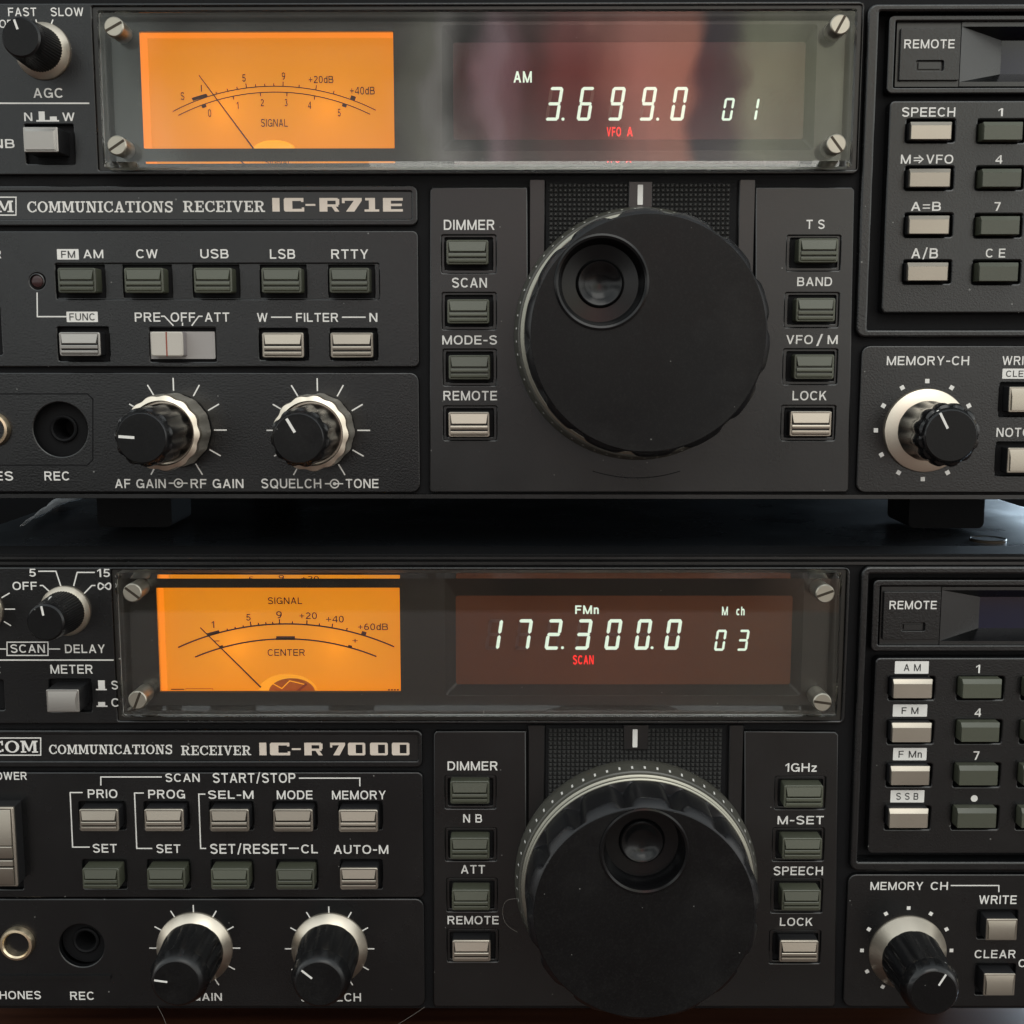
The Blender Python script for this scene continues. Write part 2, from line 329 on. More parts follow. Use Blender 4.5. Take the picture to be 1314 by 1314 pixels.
    if ch == 'n': return .6, q(0, t, 0, .75) + q(.6 - t, .6, 0, .45) + bowl(.33, .45, .27, .32, 0, 150)
    if ch == 'h': return .6, q(0, t, 0, 1) + q(.6 - t, .6, 0, .45) + bowl(.33, .45, .27, .32, 0, 150)
    if ch == 'c': return .6, bowl(.31, .375, .31, .385, 45, 315)
    if ch == 'd': return .64, q(.64 - t, .64, 0, 1) + bowl(.31, .375, .31, .385)
    if ch == '0': return .7, bowl(.35, .5, .35, .51)
    if ch == '1': return .4, q(.4 - t, .4, 0, 1) + [[(0, .63), (.4 - t, .84), (.4 - t, 1), (.27, 1), (0, .79)]]
    if ch == '2': return .7, line(el(.35, .7, .35 - h, .3 - h, 165, -25, 14) + [(h * 1.2, v)]) + q(0, .7, 0, v)
    if ch == '3': return .7, line(el(.34, .75, .3 - h * .6, .25 - h, 160, -90, 14)) + line(el(.34, .28, .36 - h, .28 - h, 90, -160, 14))
    if ch == '4': return .74, q(.48, .48 + t, 0, 1) + q(0, .74, .22, .22 + v) + [[(0, .22 + v), (.16, .22 + v), (.5, .84), (.5, 1)]]
    if ch == '5': return .7, q(.12, .66, 1 - v, 1) + [[(.06, .44), (.21, .5), (.27, 1), (.12, 1)]] + line(el(.34, .33, .36 - h, .33 - h, 140, -155, 16))
    if ch == '6': return .7, bowl(.35, .325, .35, .325) + line(el(.42, .42, .42 - h, .58 - h, 70, 180, 12))
    if ch == '9': return .7, bowl(.35, .675, .35, .325) + line(el(.28, .58, .42 - h, .58 - h, -110, 0, 12))
    if ch == '7': return .68, q(0, .68, 1 - v, 1) + [[(.16, 0), (.35, 0), (.68, 1 - v), (.5, 1 - v)]]
    if ch == '+': return .7, q(.35 - h * .8, .35 + h * .8, .12, .82) + q(0, .7, .47 - h * .8, .47 + h * .8)
    if ch == '-': return .46, q(0, .46, .36, .36 + v)
    if ch == '=': return .7, q(0, .7, .6, .6 + v * .8) + q(0, .7, .24, .24 + v * .8)
    if ch == '/': return .5, [[(0, -.08), (.15, -.08), (.5, 1.08), (.35, 1.08)]]
    return .3, []
# slab-serif capitals for the name plates: polygons in a unit-height box
def serif_letter(ch):
    t, u, s = .2, .11, .12
    q = lambda x0, x1, y0, y1: [(x0, y0), (x1, y0), (x1, y1), (x0, y1)]
    def bowl(cx, cyy, rx, ry, tx, ty, a0, a1, n=20):
        o = [(cx + rx * math.cos(math.radians(a0 + (a1 - a0) * i / n)), cyy + ry * math.sin(math.radians(a0 + (a1 - a0) * i / n))) for i in range(n + 1)]
        k = [(cx + (rx - tx) * math.cos(math.radians(a0 + (a1 - a0) * i / n)), cyy + (ry - ty) * math.sin(math.radians(a0 + (a1 - a0) * i / n))) for i in range(n + 1)]
        return [[o[i], o[i + 1], k[i + 1], k[i]] for i in range(n)]
    if ch == 'I': return .48, [q(.14, .34, 0, 1), q(0, .48, 0, s), q(0, .48, 1 - s, 1)]
    if ch == 'O': return .95, bowl(.475, .5, .475, .5, .2, .1, 0, 360, 32)
    if ch == 'C': return .88, bowl(.47, .5, .47, .5, .2, .1, 48, 312, 26) + [q(.74, .84, .62, 1), q(.74, .86, .1, .3)]
    if ch == 'M': return 1.15, [q(.1, .24, 0, 1), q(.86, 1.05, 0, 1), q(0, .36, 0, s), q(.74, 1.15, 0, s), q(0, .2, 1 - s, 1), q(.95, 1.15, 1 - s, 1), [(.1, 1), (.34, 1), (.62, .12), (.5, .12)], [(.5, .12), (.62, .12), (.92, 1), (.8, 1)]]
    if ch == 'U': return .95, [q(.12, .32, .3, 1), q(.68, .8, .3, 1), q(0, .44, 1 - s, 1), q(.54, .95, 1 - s, 1)] + bowl(.46, .34, .34, .34, .18, .12, 180, 360, 16)
    if ch == 'N': return 1.0, [q(.12, .24, 0, 1), q(.74, .86, 0, 1), q(0, .38, 0, s), q(.6, 1.0, 1 - s, 1), q(0, .2, 1 - s, 1), [(.12, 1), (.36, 1), (.86, 0), (.66, 0)]]
    if ch == 'A': return .98, [[(.4, 1), (.58, 1), (.22, 0), (.1, 0)], [(.4, 1), (.58, 1), (.9, 0), (.68, 0)], q(.26, .7, .28, .38), q(0, .36, 0, s), q(.56, .98, 0, s)]
    if ch == 'T': return .86, [q(.33, .53, 0, 1), q(.2, .66, 0, s), q(0, .86, 1 - s, 1), q(0, .1, .68, 1), q(.76, .86, .68, 1)]
    if ch == 'E': return .84, [q(.12, .32, 0, 1), q(0, .78, 0, s), q(0, .78, 1 - s, 1), q(.3, .58, .45, .55), q(.52, .6, .36, .64), q(.7, .8, 0, .32), q(.7, .8, .7, 1)]
    if ch == 'V': return .95, [[(.08, 1), (.3, 1), (.56, 0), (.42, 0)], [(.74, 1), (.86, 1), (.56, 0), (.42, 0)], q(0, .4, 1 - s, 1), q(.62, .95, 1 - s, 1)]
    if ch == 'R': return .96, [q(.12, .32, 0, 1), q(0, .44, 0, s), q(0, .5, 1 - s, 1), q(.3, .52, .45, .55), [(.42, .5), (.6, .5), (.84, 0), (.64, 0)], q(.66, .96, 0, s)] + bowl(.5, .725, .34, .275, .19, .1, -90, 90, 14)
    if ch == 'S':
        pts = [(.70, .73), (.66, .86), (.5, .94), (.3, .93), (.14, .82), (.15, .66), (.3, .56), (.55, .46), (.68, .34), (.66, .16), (.5, .06), (.3, .06), (.15, .14), (.1, .28)]
        L, R = thick(pts, .15); return .8, [[L[i], L[i + 1], R[i + 1], R[i]] for i in range(len(pts) - 1)] + [q(.66, .76, .66, 1), q(.04, .14, 0, .34)]
    return .5, []
def heavy_letter(ch):
    q = lambda x0, x1, y0, y1: [(x0, y0), (x1, y0), (x1, y1), (x0, y1)]
    if ch == 'I': return [q(.1, .95, 0, 1)]
    if ch == 'C': return [[(.06, 0), (.42, 0), (.42, 1), (.06, 1), (0, .9), (0, .1)], q(.42, 1, 0, .2), q(.42, .97, .78, 1), q(.88, 1, 0, .3), q(.85, .97, .7, 1)]
    if ch == '-': return [q(0, 1, .42, .56)]
    if ch == 'R': return [q(0, .4, 0, 1), q(.4, .92, .8, 1), q(.82, 1, .5, .93), q(.4, .95, .36, .53), [(.6, .4), (.8, .4), (1, 0), (.78, 0)]]
    if ch == '7': return [q(0, 1, .8, 1), [(.6, .8), (1, .8), (.62, 0), (.2, 0)], q(0, .14, .62, .8)]
    if ch == '1': return [q(.3, .72, .16, 1), q(0, 1, 0, .16), q(.05, .3, .82, 1)]
    if ch == 'E': return [q(0, .4, 0, 1), q(.4, 1, 0, .18), q(.4, 1, .8, 1), q(.4, .95, .4, .58)]
    if ch == '0': return [[(.06, 0), (.45, 0), (.45, 1), (.06, 1), (0, .9), (0, .1)], q(.45, .95, .84, 1), q(.45, .95, 0, .16), q(.84, 1, .06, .94)]
SEG = {'0': 'abcdef', '1': 'bc', '2': 'abged', '3': 'abgcd', '6': 'acdefg', '7': 'abc', '9': 'abcdfg'}

def tag(o, label=None, category=None, kind=None, group=None):
    for k, v in (('label', label), ('category', category), ('kind', kind), ('group', group)):
        if v: o[k] = v
    return o

class Radio:
    def __init__(s, name, plane_y, yaw, base_z, label):
        s.o = bpy.data.objects.new(name, None); COL.objects.link(s.o); s.o.empty_display_size = .02
        s.o.location = (0, plane_y * MM, base_z * MM); s.o.rotation_euler = (0, 0, yaw)
        tag(s.o, label, 'radio receiver')
        s.mat = Matrix.Translation((0, plane_y, base_z)) @ Matrix.Rotation(yaw, 4, 'Z'); s.inv = s.mat.inverted()
        s.prints = {}
    def U(s, px, py, h=0):
        """where the photograph's pixel meets this radio's front plane raised by h: (x, z) in mm on the panel"""
        d = FW + Vector(((px - 657) / FPX, 0, 0)) - UP * ((py - 657) / FPX)
        n = s.mat.to_3x3() @ Vector((0, -1, 0)); p0 = s.mat.translation + n * h
        t = (p0 - CAM).dot(n) / d.dot(n); p = s.inv @ (CAM + d * t)
        return p.x, p.z
    def R(s, x0, x1, y0, y1, h=0):
        a = s.U(x0, (y0 + y1) / 2, h)[0]; b = s.U(x1, (y0 + y1) / 2, h)[0]
        c = s.U((x0 + x1) / 2, y1, h)[1]; d = s.U((x0 + x1) / 2, y0, h)[1]
        return a, b, c, d
    def px(s, n): return n * .171
    # ---- panels
    def plate(s, name, outline, holes=(), h0=-1.6, h1=0, bev=.3, mat='panel', r=0):
        out = rr(*s.R(*outline, h1), r) if len(outline) == 4 and not isinstance(outline[0], tuple) else [s.U(x, y, h1) for x, y in outline]
        hl = []
        for q in holes:
            if len(q) == 3: x, z = s.U(q[0], q[1], h1); hl.append(circ(x, z, s.px(q[2]), 48))
            else: hl.append(rr(*s.R(*q[:4], h1), .35))
        mb = MB(); mb.mesh(plate_mesh(out, hl, h0, h1, bev), mat)
        o = mb.build(name, s.o); s.last = o; s.lettering = MB(); s.lets = []
        return o
    def done(s, panel=None, name='printed_lettering'):
        if s.lettering.v: s.lettering.build(name, panel or s.last, flat=True)
        s.lettering = MB()
    # ---- printing (on the plate made last)
    def T(s, t, x0, x1, y0, y1, h=.03, mat='ink', off=.012, mb=None, weight=None):
        global TW
        TW = .165 if weight is None else weight
        ps = []; x = 0; gap = .2 if mat != 'meterink' else .16
        for ch in t:
            w, polys = sans_glyph(ch); ps += [[(x + u, v) for u, v in p] for p in polys]; x += w + gap
        x -= gap; yy = [v for p in ps for _, v in p]; lo = min(0, min(yy)) if t in '/-' else 0; hi = max(yy) if t in '/-' or t.islower() else 1
        if t == '-': lo, hi = min(yy), max(yy)
        a, b, c, d = s.R(x0, x1, y0, y1, h); m_ = mb or s.lettering
        for i, p in enumerate(ps): m_.poly([(a + u / x * (b - a), c + (v - lo) / (hi - lo) * (d - c)) for u, v in p], h + (i % 12) * .0012, mat)
    def L(s, *pts, w=1.6, h=.03, mat='ink', mb=None, closed=False):
        ribbon(mb or s.lettering, [s.U(x, y, h) for x, y in pts], s.px(w), h, mat, closed)
    def Q(s, x0, x1, y0, y1, h=.03, mat='ink', mb=None, r=0):
        (mb or s.lettering).poly(rr(*s.R(x0, x1, y0, y1, h), r), h, mat)
    def boxed(s, t, x0, x1, y0, y1, tx0, tx1, ty0, ty1):
        s.Q(x0, x1, y0, y1, .03, 'ink', r=.15); s.T(t, tx0, tx1, ty0, ty1, .05, 'darkink')
    def glyphs(s, t, x0, x1, y0, y1, h=.03, gap=.1):
        adv = []; x = 0
        for ch in t:
            w, ps = serif_letter(ch); adv.append((x, ps)); x += w + gap
        a, b, c, d = s.R(x0, x1, y0, y1, h); kx = (b - a) / (x - gap)
        for x, ps in adv:
            for i, p in enumerate(ps): s.lettering.poly([(a + (x + u) * kx, c + v * (d - c)) for u, v in p], h + i * .0015, 'ink')
    def heavy(s, ch, x0, x1, y0, y1, h=.03):
        a, b, c, d = s.R(x0, x1, y0, y1, h)
        for i, p in enumerate(heavy_letter(ch)): s.lettering.poly([(a + u * (b - a), c + v * (d - c)) for u, v in p], h + i * .0015, 'goldink')
    def concentric(s, x, y, xl, xr):
        cx, cz = s.U(x, y, .03); ribbon(s.lettering, circ(cx, cz, s.px(5.4), 24), s.px(1.6), .03, 'ink', True)
        s.lettering.poly(circ(cx, cz, s.px(2.2), 12), .03, 'ink'); s.L((xl, y), (x - 6, y)); s.L((x + 2, y), (xr, y), h=.033)
    def ticks(s, x, y, r0, r1, angs, w=1.7):
        cx, cz = s.U(x, y, .03)
        for a in angs:
            a = math.radians(a); ribbon(s.lettering, [(cx + s.px(r) * math.cos(a), cz + s.px(r) * math.sin(a)) for r in (r0, r1)], s.px(w), .03, 'ink')
    def dots(s, x, y, r, angs, size=5.5):
        cx, cz = s.U(x, y, .03); k = s.px(size) / 2
        for a in angs:
            a = math.radians(a); u, v = math.cos(a), math.sin(a); p = (cx + s.px(r) * u, cz + s.px(r) * v)
            s.lettering.poly([(p[0] + i * u * k - j * v * k, p[1] + i * v * k + j * u * k) for i, j in ((1, 1), (-1, 1), (-1, -1), (1, -1))], .03, 'ink')
    # ---- buttons
    def ribbed(s, x0, x1, y0, y1, H, body, cap, back=-1.5, kind='push_button'):
        a, b, c, d = s.R(x0, x1, y0, y1, H); m = MB()
        m.loft([ring3(rr(a, b, c, d, .45), h) for h in (back, H - 1.15)] + [ring3(rr(a + .12, b - .12, c + .12, d - .12, .4), H - 1.0)], body)
        o = m.build(kind, s.o)
        k = MB(); k.loft([ring3(rr(a + .02, b - .02, c + .02, d - .02, .45), H - 1.3), ring3(rr(a, b, c, d, .45), H - .9), ring3(rr(a, b, c, d, .45), H - .62), ring3(rr(a + .14, b - .14, c + .14, d - .14, .35), H - .5), ring3(rr(a + .42, b - .42, c + .3, d - .3, .2), H - .5), ring3(rr(a + .44, b - .44, c + .32, d - .32, .2), H - 1.22)], cap)
        w = d - c; z = lambda f: c + w * f
        k.poly([(a + .44, c + .32), (b - .44, c + .32), (b - .44, d - .32), (a + .44, d - .32)], H - 1.2, 'gap')  # black floor painted in as the shade inside the grooves
        for prof, e in (([(z(.525), H - 1.3), (z(.525), H - .06), (z(.55), H), (z(.93), H - .45), (z(.93), H - 1.3)], .3),
                        ([(z(.3), H - 1.3), (z(.3), H - .16), (z(.33), H - .06), (z(.43), H - .06), (z(.455), H - .14), (z(.455), H - 1.3)], .1),
                        ([(z(.06), H - 1.3), (z(.06), H - .5), (z(.1), H - .2), (z(.2), H - .1), (z(.232), H - .16), (z(.232), H - 1.3)], .1)):
            n = len(prof); q = [(a + .46 + (e if 0 < t < n - 1 and e > .2 and t != 3 else 0), b - .46 - (e if 0 < t < n - 1 and e > .2 and t != 3 else 0), zz, h) for t, (zz, h) in enumerate(prof)]
            k.add([(x0_, -h, zz) for x0_, _, zz, h in q] + [(x1_, -h, zz) for _, x1_, zz, h in q], [(t, (t + 1) % n, n + (t + 1) % n, n + t) for t in range(n)] + [tuple(range(n - 1, -1, -1)), tuple(range(n, 2 * n))], cap)
        k.build('button_cap', o); return o
    def square(s, x0, x1, y0, y1, H, body, cap, back=-1.5, kind='square_button', chamf=.32):
        a, b, c, d = s.R(x0, x1, y0, y1, H); m = MB(); e = max(.12, .35)
        m.loft([ring3(rr(a, b, c, d, .25), back), ring3(rr(a, b, c, d, .25), H - .8)], body); o = m.build(kind, s.o)
        k = MB(); k.loft([ring3(rr(a, b, c, d, .25), H - .8), ring3(rr(a, b, c, d, .25), H - .55), ring3(rr(a + .12, b - .12, c + .12, d - .12, .2), H - .45)], cap)
        w = d - c
        k.loft([[(a + e, -(H - .45), c + e), (b - e, -(H - .45), c + e), (b - e, -(H - .45), d - e), (a + e, -(H - .45), d - e)],
                [(a + e + .15, -H, c + e + .1), (b - e - .35, -H, c + e + .1), (b - e - .35, -H, d - e - w * chamf), (a + e + .15, -H, d - e - w * chamf)]], cap)
        k.build('button_cap', o); return o
    def key(s, x0, x1, y0, y1, H, body, cap, back=-1.5, top=.2):
        a, b, c, d = s.R(x0, x1, y0, y1, H); w = d - c; m = MB()
        m.loft([ring3(rr(a, b, c, d, .2), back), ring3(rr(a, b, c, d, .2), H - 1.0)], body); o = m.build('keypad_key', s.o)
        k = MB(); k.loft([ring3(rr(a, b, c, d, .2), H - 1.0), ring3(rr(a, b, c, d, .2), H - .7),
                          ring3(rr(a + .06, b - .3, c + .06, d - w * top, .1), H - .08), ring3(rr(a + .14, b - .38, c + .14, d - w * top - .08, .1), H)], cap)
        k.build('key_cap', o); return o
    # ---- knobs
    def fluted(s, mb, c, levels, n, mat, power=1.0, seg=12, phase=0, cap=True):
        rings = []; N_ = n * seg if n else 72
        for h, r, amp in levels:
            pts = []
            for i in range(N_):
                a = 2 * math.pi * i / N_ + phase; f = 1
                if n: f = 1 - amp * (0.5 + .5 * math.cos(n * (a - phase))) ** power
                pts.append((c[0] + r * f * math.cos(a), -h, c[1] + r * f * math.sin(a)))
            rings.append(pts)
        mb.loft(rings, mat, False, cap)
    def pointer(s, parent, c, h, ang, r0, r1, w=.5, side=None):
        mb = MB(); a = math.radians(ang); u = Vector((math.cos(a), math.sin(a))); cc = Vector(c); p = Vector((-u.y, u.x)) * w / 2
        q0, q1 = cc + u * r0, cc + u * r1
        mb.slab([q0 + p, q1 + p, q1 - p, q0 - p], h - .05, h + .06, 'ink')
        if side:
            (h2, r2) = side; q2 = cc + u * r2
            vs = []
            for q, hh in ((q1 + u * .03, h + .03), (q2 + u * .05, h2)):
                for sg in (1, -1): vs.append((q.x + sg * p.x, -hh, q.y + sg * p.y))
            mb.add(vs, [(0, 1, 3, 2)], 'ink')
        mb.build('pointer', parent)
    def collar(s, c, prof, parent, mat='ring', name='collar'):
        mb = MB(); mb.loft([ring3(circ(c[0], c[1], r, 72), h) for h, r in prof], mat, False, True); mb.build(name, parent)

PS = .171; BULB = .0015
def screw(rad, x, y, ang, H=7.8):
    """slotted screw seen through and above the clear window"""
    c = rad.U(x, y, H); r = 2.02; mb = MB()
    mb.loft([ring3(circ(*c, .95 * r, 40), -.6), ring3(circ(*c, .95 * r, 40), 5.9), ring3(circ(*c, r, 40), 6.0), ring3(circ(*c, r, 40), H - .25), ring3(circ(*c, r - .22, 40), H)], 'screw', False, True)
    o = mb.build('window_screw', rad.o)
    a = math.radians(ang); u = Vector((math.cos(a), math.sin(a))); p = Vector((-u.y, u.x)) * .28; cc = Vector(c)
    m2 = MB(); m2.slab([cc + u * r * .93 + p, cc + u * r * .93 - p, cc - u * r * .93 - p, cc - u * r * .93 + p], H - .3, H + .02, 'slot'); m2.build('screw_slot', o)

def window(rad, quad, meter, disp, fmat='filter'):
    """clear plate over a dark back plate with a sunk meter and a sunk display"""
    x0, x1, y0, y1 = quad
    # back plate with two openings
    mb = MB(); out = rr(*rad.R(x0 - 6, x1 + 6, y0 - 6, y1 + 6, -.5), 0)
    hm = rr(*rad.R(*meter, -.5), .1); hd = rr(*rad.R(disp[0] - 14, disp[1] + 14, disp[2] - 22, disp[3] + 14, -.5), .6)
    mb.mesh(plate_mesh(out, [hm, hd], -1.5, -.5, .05), 'bezel'); back = mb.build('window_back_plate', rad.o)
    # the sloping display surround
    hd2 = rr(*rad.R(*disp, -3.2), .6)
    mb = MB(); mb.loft([ring3(hd, -.55), ring3(hd2, -3.2)], 'bezel', False, False); mb.build('display_surround', rad.o)
    mb = MB(); a, b, c, d = rad.R(disp[0] - 2, disp[1] + 2, disp[2] - 2, disp[3] + 2, -3.3); mb.box(a, b, c, d, -4.2, -3.3, fmat); f = mb.build('display_filter', rad.o)
    # meter well
    well = MB(); a, b, c, d = rad.R(*meter, -.5)
    well.loft([ring3([(a, c), (b, c), (b, d), (a, d)], -.52), ring3([(a, c - 1.4), (b, c - 1.4), (b, d), (a, d)], -6)], 'orangewall', False, False)
    m = well.build('meter_housing', rad.o)
    sc = MB(); sc.poly([(a - .4, c - 1.8), (b + .4, c - 1.8), (b + .4, d + .4), (a - .4, d + .4)], -6, 'orange'); face = sc.build('meter_scale', m)
    for fr, w in ((.3, BULB), (.72, BULB * .8)):                     # the meter's own bulbs
        l = bpy.data.lights.new('meter_bulb', 'POINT'); l.energy = w; l.color = (1, .8, .5); l.shadow_soft_size = .002
        o = bpy.data.objects.new('meter_bulb', l); COL.objects.link(o); o.parent = m; o.location = ((a + (b - a) * fr) * MM, .0138, (c + (d - c) * .38) * MM)
    g = MB(); a, b, c, d = rad.R(*quad, 4.8)
    r4 = [ring3(rr(a + .5, b - .5, c + .5, d - .5, .5), .15), ring3(rr(a, b, c, d, .7), .6), ring3(rr(a, b, c, d, .7), 4.2), ring3(rr(a + .95, b - .95, c + .95, d - .95, .4), 5.92)]
    g.loft(r4[:2], 'glass', True, False); g.loft(r4[1:3], 'glassedge', False, False); g.loft(r4[2:], 'glass', False, True)
    g.build('clear_window', rad.o, flat=True, weld=True)
    return face, m, f

def seg_digit(mb, rad, ch, x, y0, y1, W, skew, h, mat, only=None):
    H = y1 - y0; t = W * .235; g = .8
    P = {'TL': (0, 0), 'TR': (W, 0), 'ML': (0, H / 2), 'MR': (W, H / 2), 'BL': (0, H), 'BR': (W, H)}
    def seg(k):
        i = t / 2
        if k in 'agd':
            yy = {'a': i, 'g': H / 2, 'd': H - i}[k]; return [(g, yy), (g + i * .8, yy - i), (W - g - i * .8, yy - i), (W - g, yy), (W - g - i * .8, yy + i), (g + i * .8, yy + i)]
        xx = {'f': i, 'e': i, 'b': W - i, 'c': W - i}[k]; ya, yb = ((g, H / 2 - g) if k in 'fb' else (H / 2 + g, H - g))
        return [(xx, ya), (xx + i, ya + i), (xx + i, yb - i), (xx, yb), (xx - i, yb - i), (xx - i, ya + i)]
    for k in (SEG[ch] if only is None else only):
        mb.poly([rad.U(x + u + skew * (H - v) / H, y0 + v, h) for u, v in seg(k)], h, mat)

def dial(rad, c_px, HT, face_r, dimple_px, phase, R0=27.3, lobe=1.6, amp=.042, dot=1):
    """large tuning dial: dotted ring, thin bright rings, scalloped body, flat face with a finger cup"""
    c = rad.U(*c_px, 0); mb = MB()
    mb.loft([ring3(circ(*c, r, 96), h) for h, r in ((-1, R0), (1.2, R0), (1.6, R0 - .2), (4.2, R0 - .9), (4.4, R0 - 1.2))], 'dialring', False, True)
    for i in range(60):                                   # index dots round the ring
        a = 2 * math.pi * (i + .5) / 60; u = Vector((math.cos(a), math.sin(a))); p = Vector((-u.y, u.x))
        q = [(Vector(c) + u * (R0 - rr_) + p * w, hh) for rr_, w, hh in ((.40 if dot > 1 else .55, .17 * dot, 2.0 if dot > 1 else 2.8), (.40 if dot > 1 else .55, -.17 * dot, 2.0 if dot > 1 else 2.8), (.68, -.17 * dot, 3.4), (.68, .17 * dot, 3.4))]
        mb.add([(v.x + u.x * .05, -hh - .03, v.y + u.y * .05) for v, hh in q], [(0, 1, 2, 3)], 'ink')
    root = mb.build('tuning_dial', rad.o)
    mb = MB(); mb.loft([ring3(circ(*c, r, 96), h) for h, r in ((4.4, R0 - 1.45), (5.0, R0 - 1.45), (5.2, R0 - 1.7), (5.3, R0 - 2.1), (5.7, R0 - 2.1), (5.8, R0 - 1.8), (6.4, R0 - 1.8), (6.6, R0 - 2.1), (6.6, R0 - 2.4))], 'dullring', False, True)
    mb.build('bright_ring', root)
    mb = MB(); n = 14; rb = face_r
    q = R0 - 2.25; lv = [(6.5, q, 0), (6.75, q - .05, 0), (6.9, q - .1, amp), (7.4, q - .15, amp * 1.15), (HT - 3.4, rb + lobe, amp), (HT - 2.2, rb + lobe, amp), (HT - 1.9, rb + lobe - .1, amp * .9), (HT - .5, rb + .15, .004), (HT - .3, rb - .1, 0), (HT - .1, rb - .25, 0)]
    rad.fluted(mb, c, lv, n, 'dialgloss', 5.0, 18, phase, False)
    d = rad.U(*dimple_px, HT); rd = 9.0
    body = mb.build('dial_body', root)
    mb = MB(); mb.mesh(plate_mesh(circ(*c, rb - .2, 120), [circ(*d, rd, 60)], HT - 1.0, HT, .1), 'dial'); mb.build('dial_face', root)
    mb = MB()
    mb.loft([ring3(circ(*d, r, 64), h) for r, h in ((rd + .55, HT - .02), (rd + .5, HT + .3), (rd + .1, HT + .42), (rd - .35, HT + .25), (rd - .6, HT - .5), (rd - .8, HT - 4.2), (rd - 1.2, HT - 5.0), (5.0, HT - 5.3), (4.7, HT - 4.6), (4.4, HT - 4.4), (4.0, HT - 4.5), (3.2, HT - 5.2), (1.8, HT - 5.7), (.1, HT - 5.8))], 'cup', False, True)
    mb.build('finger_cup', root)
    return root, c

def grill(rad, x0, x1, y0, y1):
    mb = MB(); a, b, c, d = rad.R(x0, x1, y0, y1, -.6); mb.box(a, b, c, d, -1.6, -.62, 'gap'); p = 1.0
    nx, nz = int((b - a - 1.2) / p), int((d - c - .8) / p)
    for i in range(nx):
        for j in range(nz):
            x = a + .6 + i * p; z = d - .7 - (j + 1) * p
            mb.add([(x + .06, .61, z + .06), (x + p - .06, .61, z + .06), (x + p - .06, .61, z + p - .06), (x + .06, .61, z + p - .06), (x + .36, .1, z + .36), (x + p - .36, .1, z + .36), (x + p - .36, .1, z + p - .36), (x + .36, .1, z + p - .36)],
                   [(0, 1, 5, 4), (1, 2, 6, 5), (2, 3, 7, 6), (3, 0, 4, 7), (4, 5, 6, 7)], 'grill')
    return mb.build('knurled_grill', rad.o, flat=True)

def knob_speed(rad, c_px, ang, name='small_knob', collar_r=5.9):
    """finely knurled black knob on a bright collar"""
    c = rad.U(*c_px, 0); mb = MB()
    rad.fluted(mb, c, [(1.6, 4.7, .02), (2.2, 4.65, .03), (9.6, 4.2, .03), (9.9, 4.15, 0), (11.6, 3.95, 0), (12.0, 3.6, 0)], 48, 'knob', 1, 6); mb.poly(circ(*c, 3.6, 48), 12.02, 'dial')
    o = mb.build(name, rad.o)
    rad.collar(c, [(0, collar_r), (.5, collar_r), (.7, collar_r - .12), (1.9, collar_r - 1.3)], o)
    rad.pointer(o, c, 12.0, ang, 1.6, 3.6, .45, (6.0, 4.45))
def knob_tall(rad, c_px, ang, HT, r0, collar_r, ch=1.6, line=True, rt=None):
    c = rad.U(*c_px, 0); mb = MB(); rt = rt or r0 * .93
    rad.fluted(mb, c, [(ch, r0, .0), (ch + 1.2, r0, .02), (ch + 2.4, r0 * .985, .075), (HT - 4.2, rt, .075), (HT - 3.3, rt, .03), (HT - 2.8, rt * 1.0, 0), (HT - .9, rt * .88, 0), (HT - .2, rt * .8, 0), (HT, rt * .74, 0)], 12, 'knob', 2.6, 14, math.radians(ang)); mb.poly(circ(*c, rt * .75, 48), HT + .02, 'dial')
    o = mb.build('fluted_knob', rad.o)
    rad.collar(c, [(0, collar_r), (.25, collar_r), (.45, collar_r - .12), (ch + .5, r0 - .1)], o)
    rad.pointer(o, c, HT, ang, rt * .3, rt * .74, .42, (HT - 2.6, rt * .98) )
    return o
def knob_dual(rad, c_px, ang):
    """black fluted knob set in a scalloped metal ring knob"""
    c = rad.U(*c_px, 0); mb = MB()
    rad.fluted(mb, c, [(.8, 8.0, .0), (1.4, 8.3, .045), (8.0, 8.3, .05), (8.4, 8.25, .05)], 13, 'ringdark', 1.3, 12, .2, False)
    rad.fluted(mb, c, [(8.4, 8.25, .05), (9.5, 8.2, .05), (9.8, 8.05, .04), (10.25, 6.95, .0), (10.0, 6.8, 0), (8.6, 6.7, 0)], 13, 'ring', 1.3, 12, .2, True)
    o = mb.build('ring_knob', rad.o); mb = MB()
    rad.fluted(mb, c, [(8.4, 6.35, .0), (9.8, 6.3, .02), (11, 6.3, .08), (19, 6.15, .09), (21.6, 6.1, .085), (22.4, 6.0, .07), (22.8, 5.5, .0), (23.7, 5.2, .0), (24, 4.9, 0)], 11, 'knob', 1.4, 12, math.radians(ang) + .28); mb.poly(circ(*c, 4.9, 48), 24.02, 'dial')
    k = mb.build('inner_knob', o); rad.pointer(k, c, 24, ang, 1.4, 4.6, .55)
def knob_memory(rad, c_px, ang):
    c = rad.U(*c_px, 0); mb = MB()
    rad.fluted(mb, c, [(1.8, 6.6, .0), (2.6, 6.55, .03), (3.4, 6.4, .07), (9.5, 6.1, .08), (11.5, 6.7, .07), (14.2, 6.8, .07), (15.2, 6.4, .05), (15.5, 5.8, 0), (16.2, 5.55, 0), (16.5, 5.2, 0)], 12, 'knob', 1.5, 12, math.radians(ang))
    mb.poly(circ(*c, 5.2, 48), 16.52, 'dial'); o = mb.build('fluted_knob', rad.o); rad.collar(c, [(0, 9.2), (.6, 9.2), (.9, 9.05), (2.0, 6.5)], o)
    rad.pointer(o, c, 16.5, ang, 1.7, 5.2, .5, (15.5, 5.8))

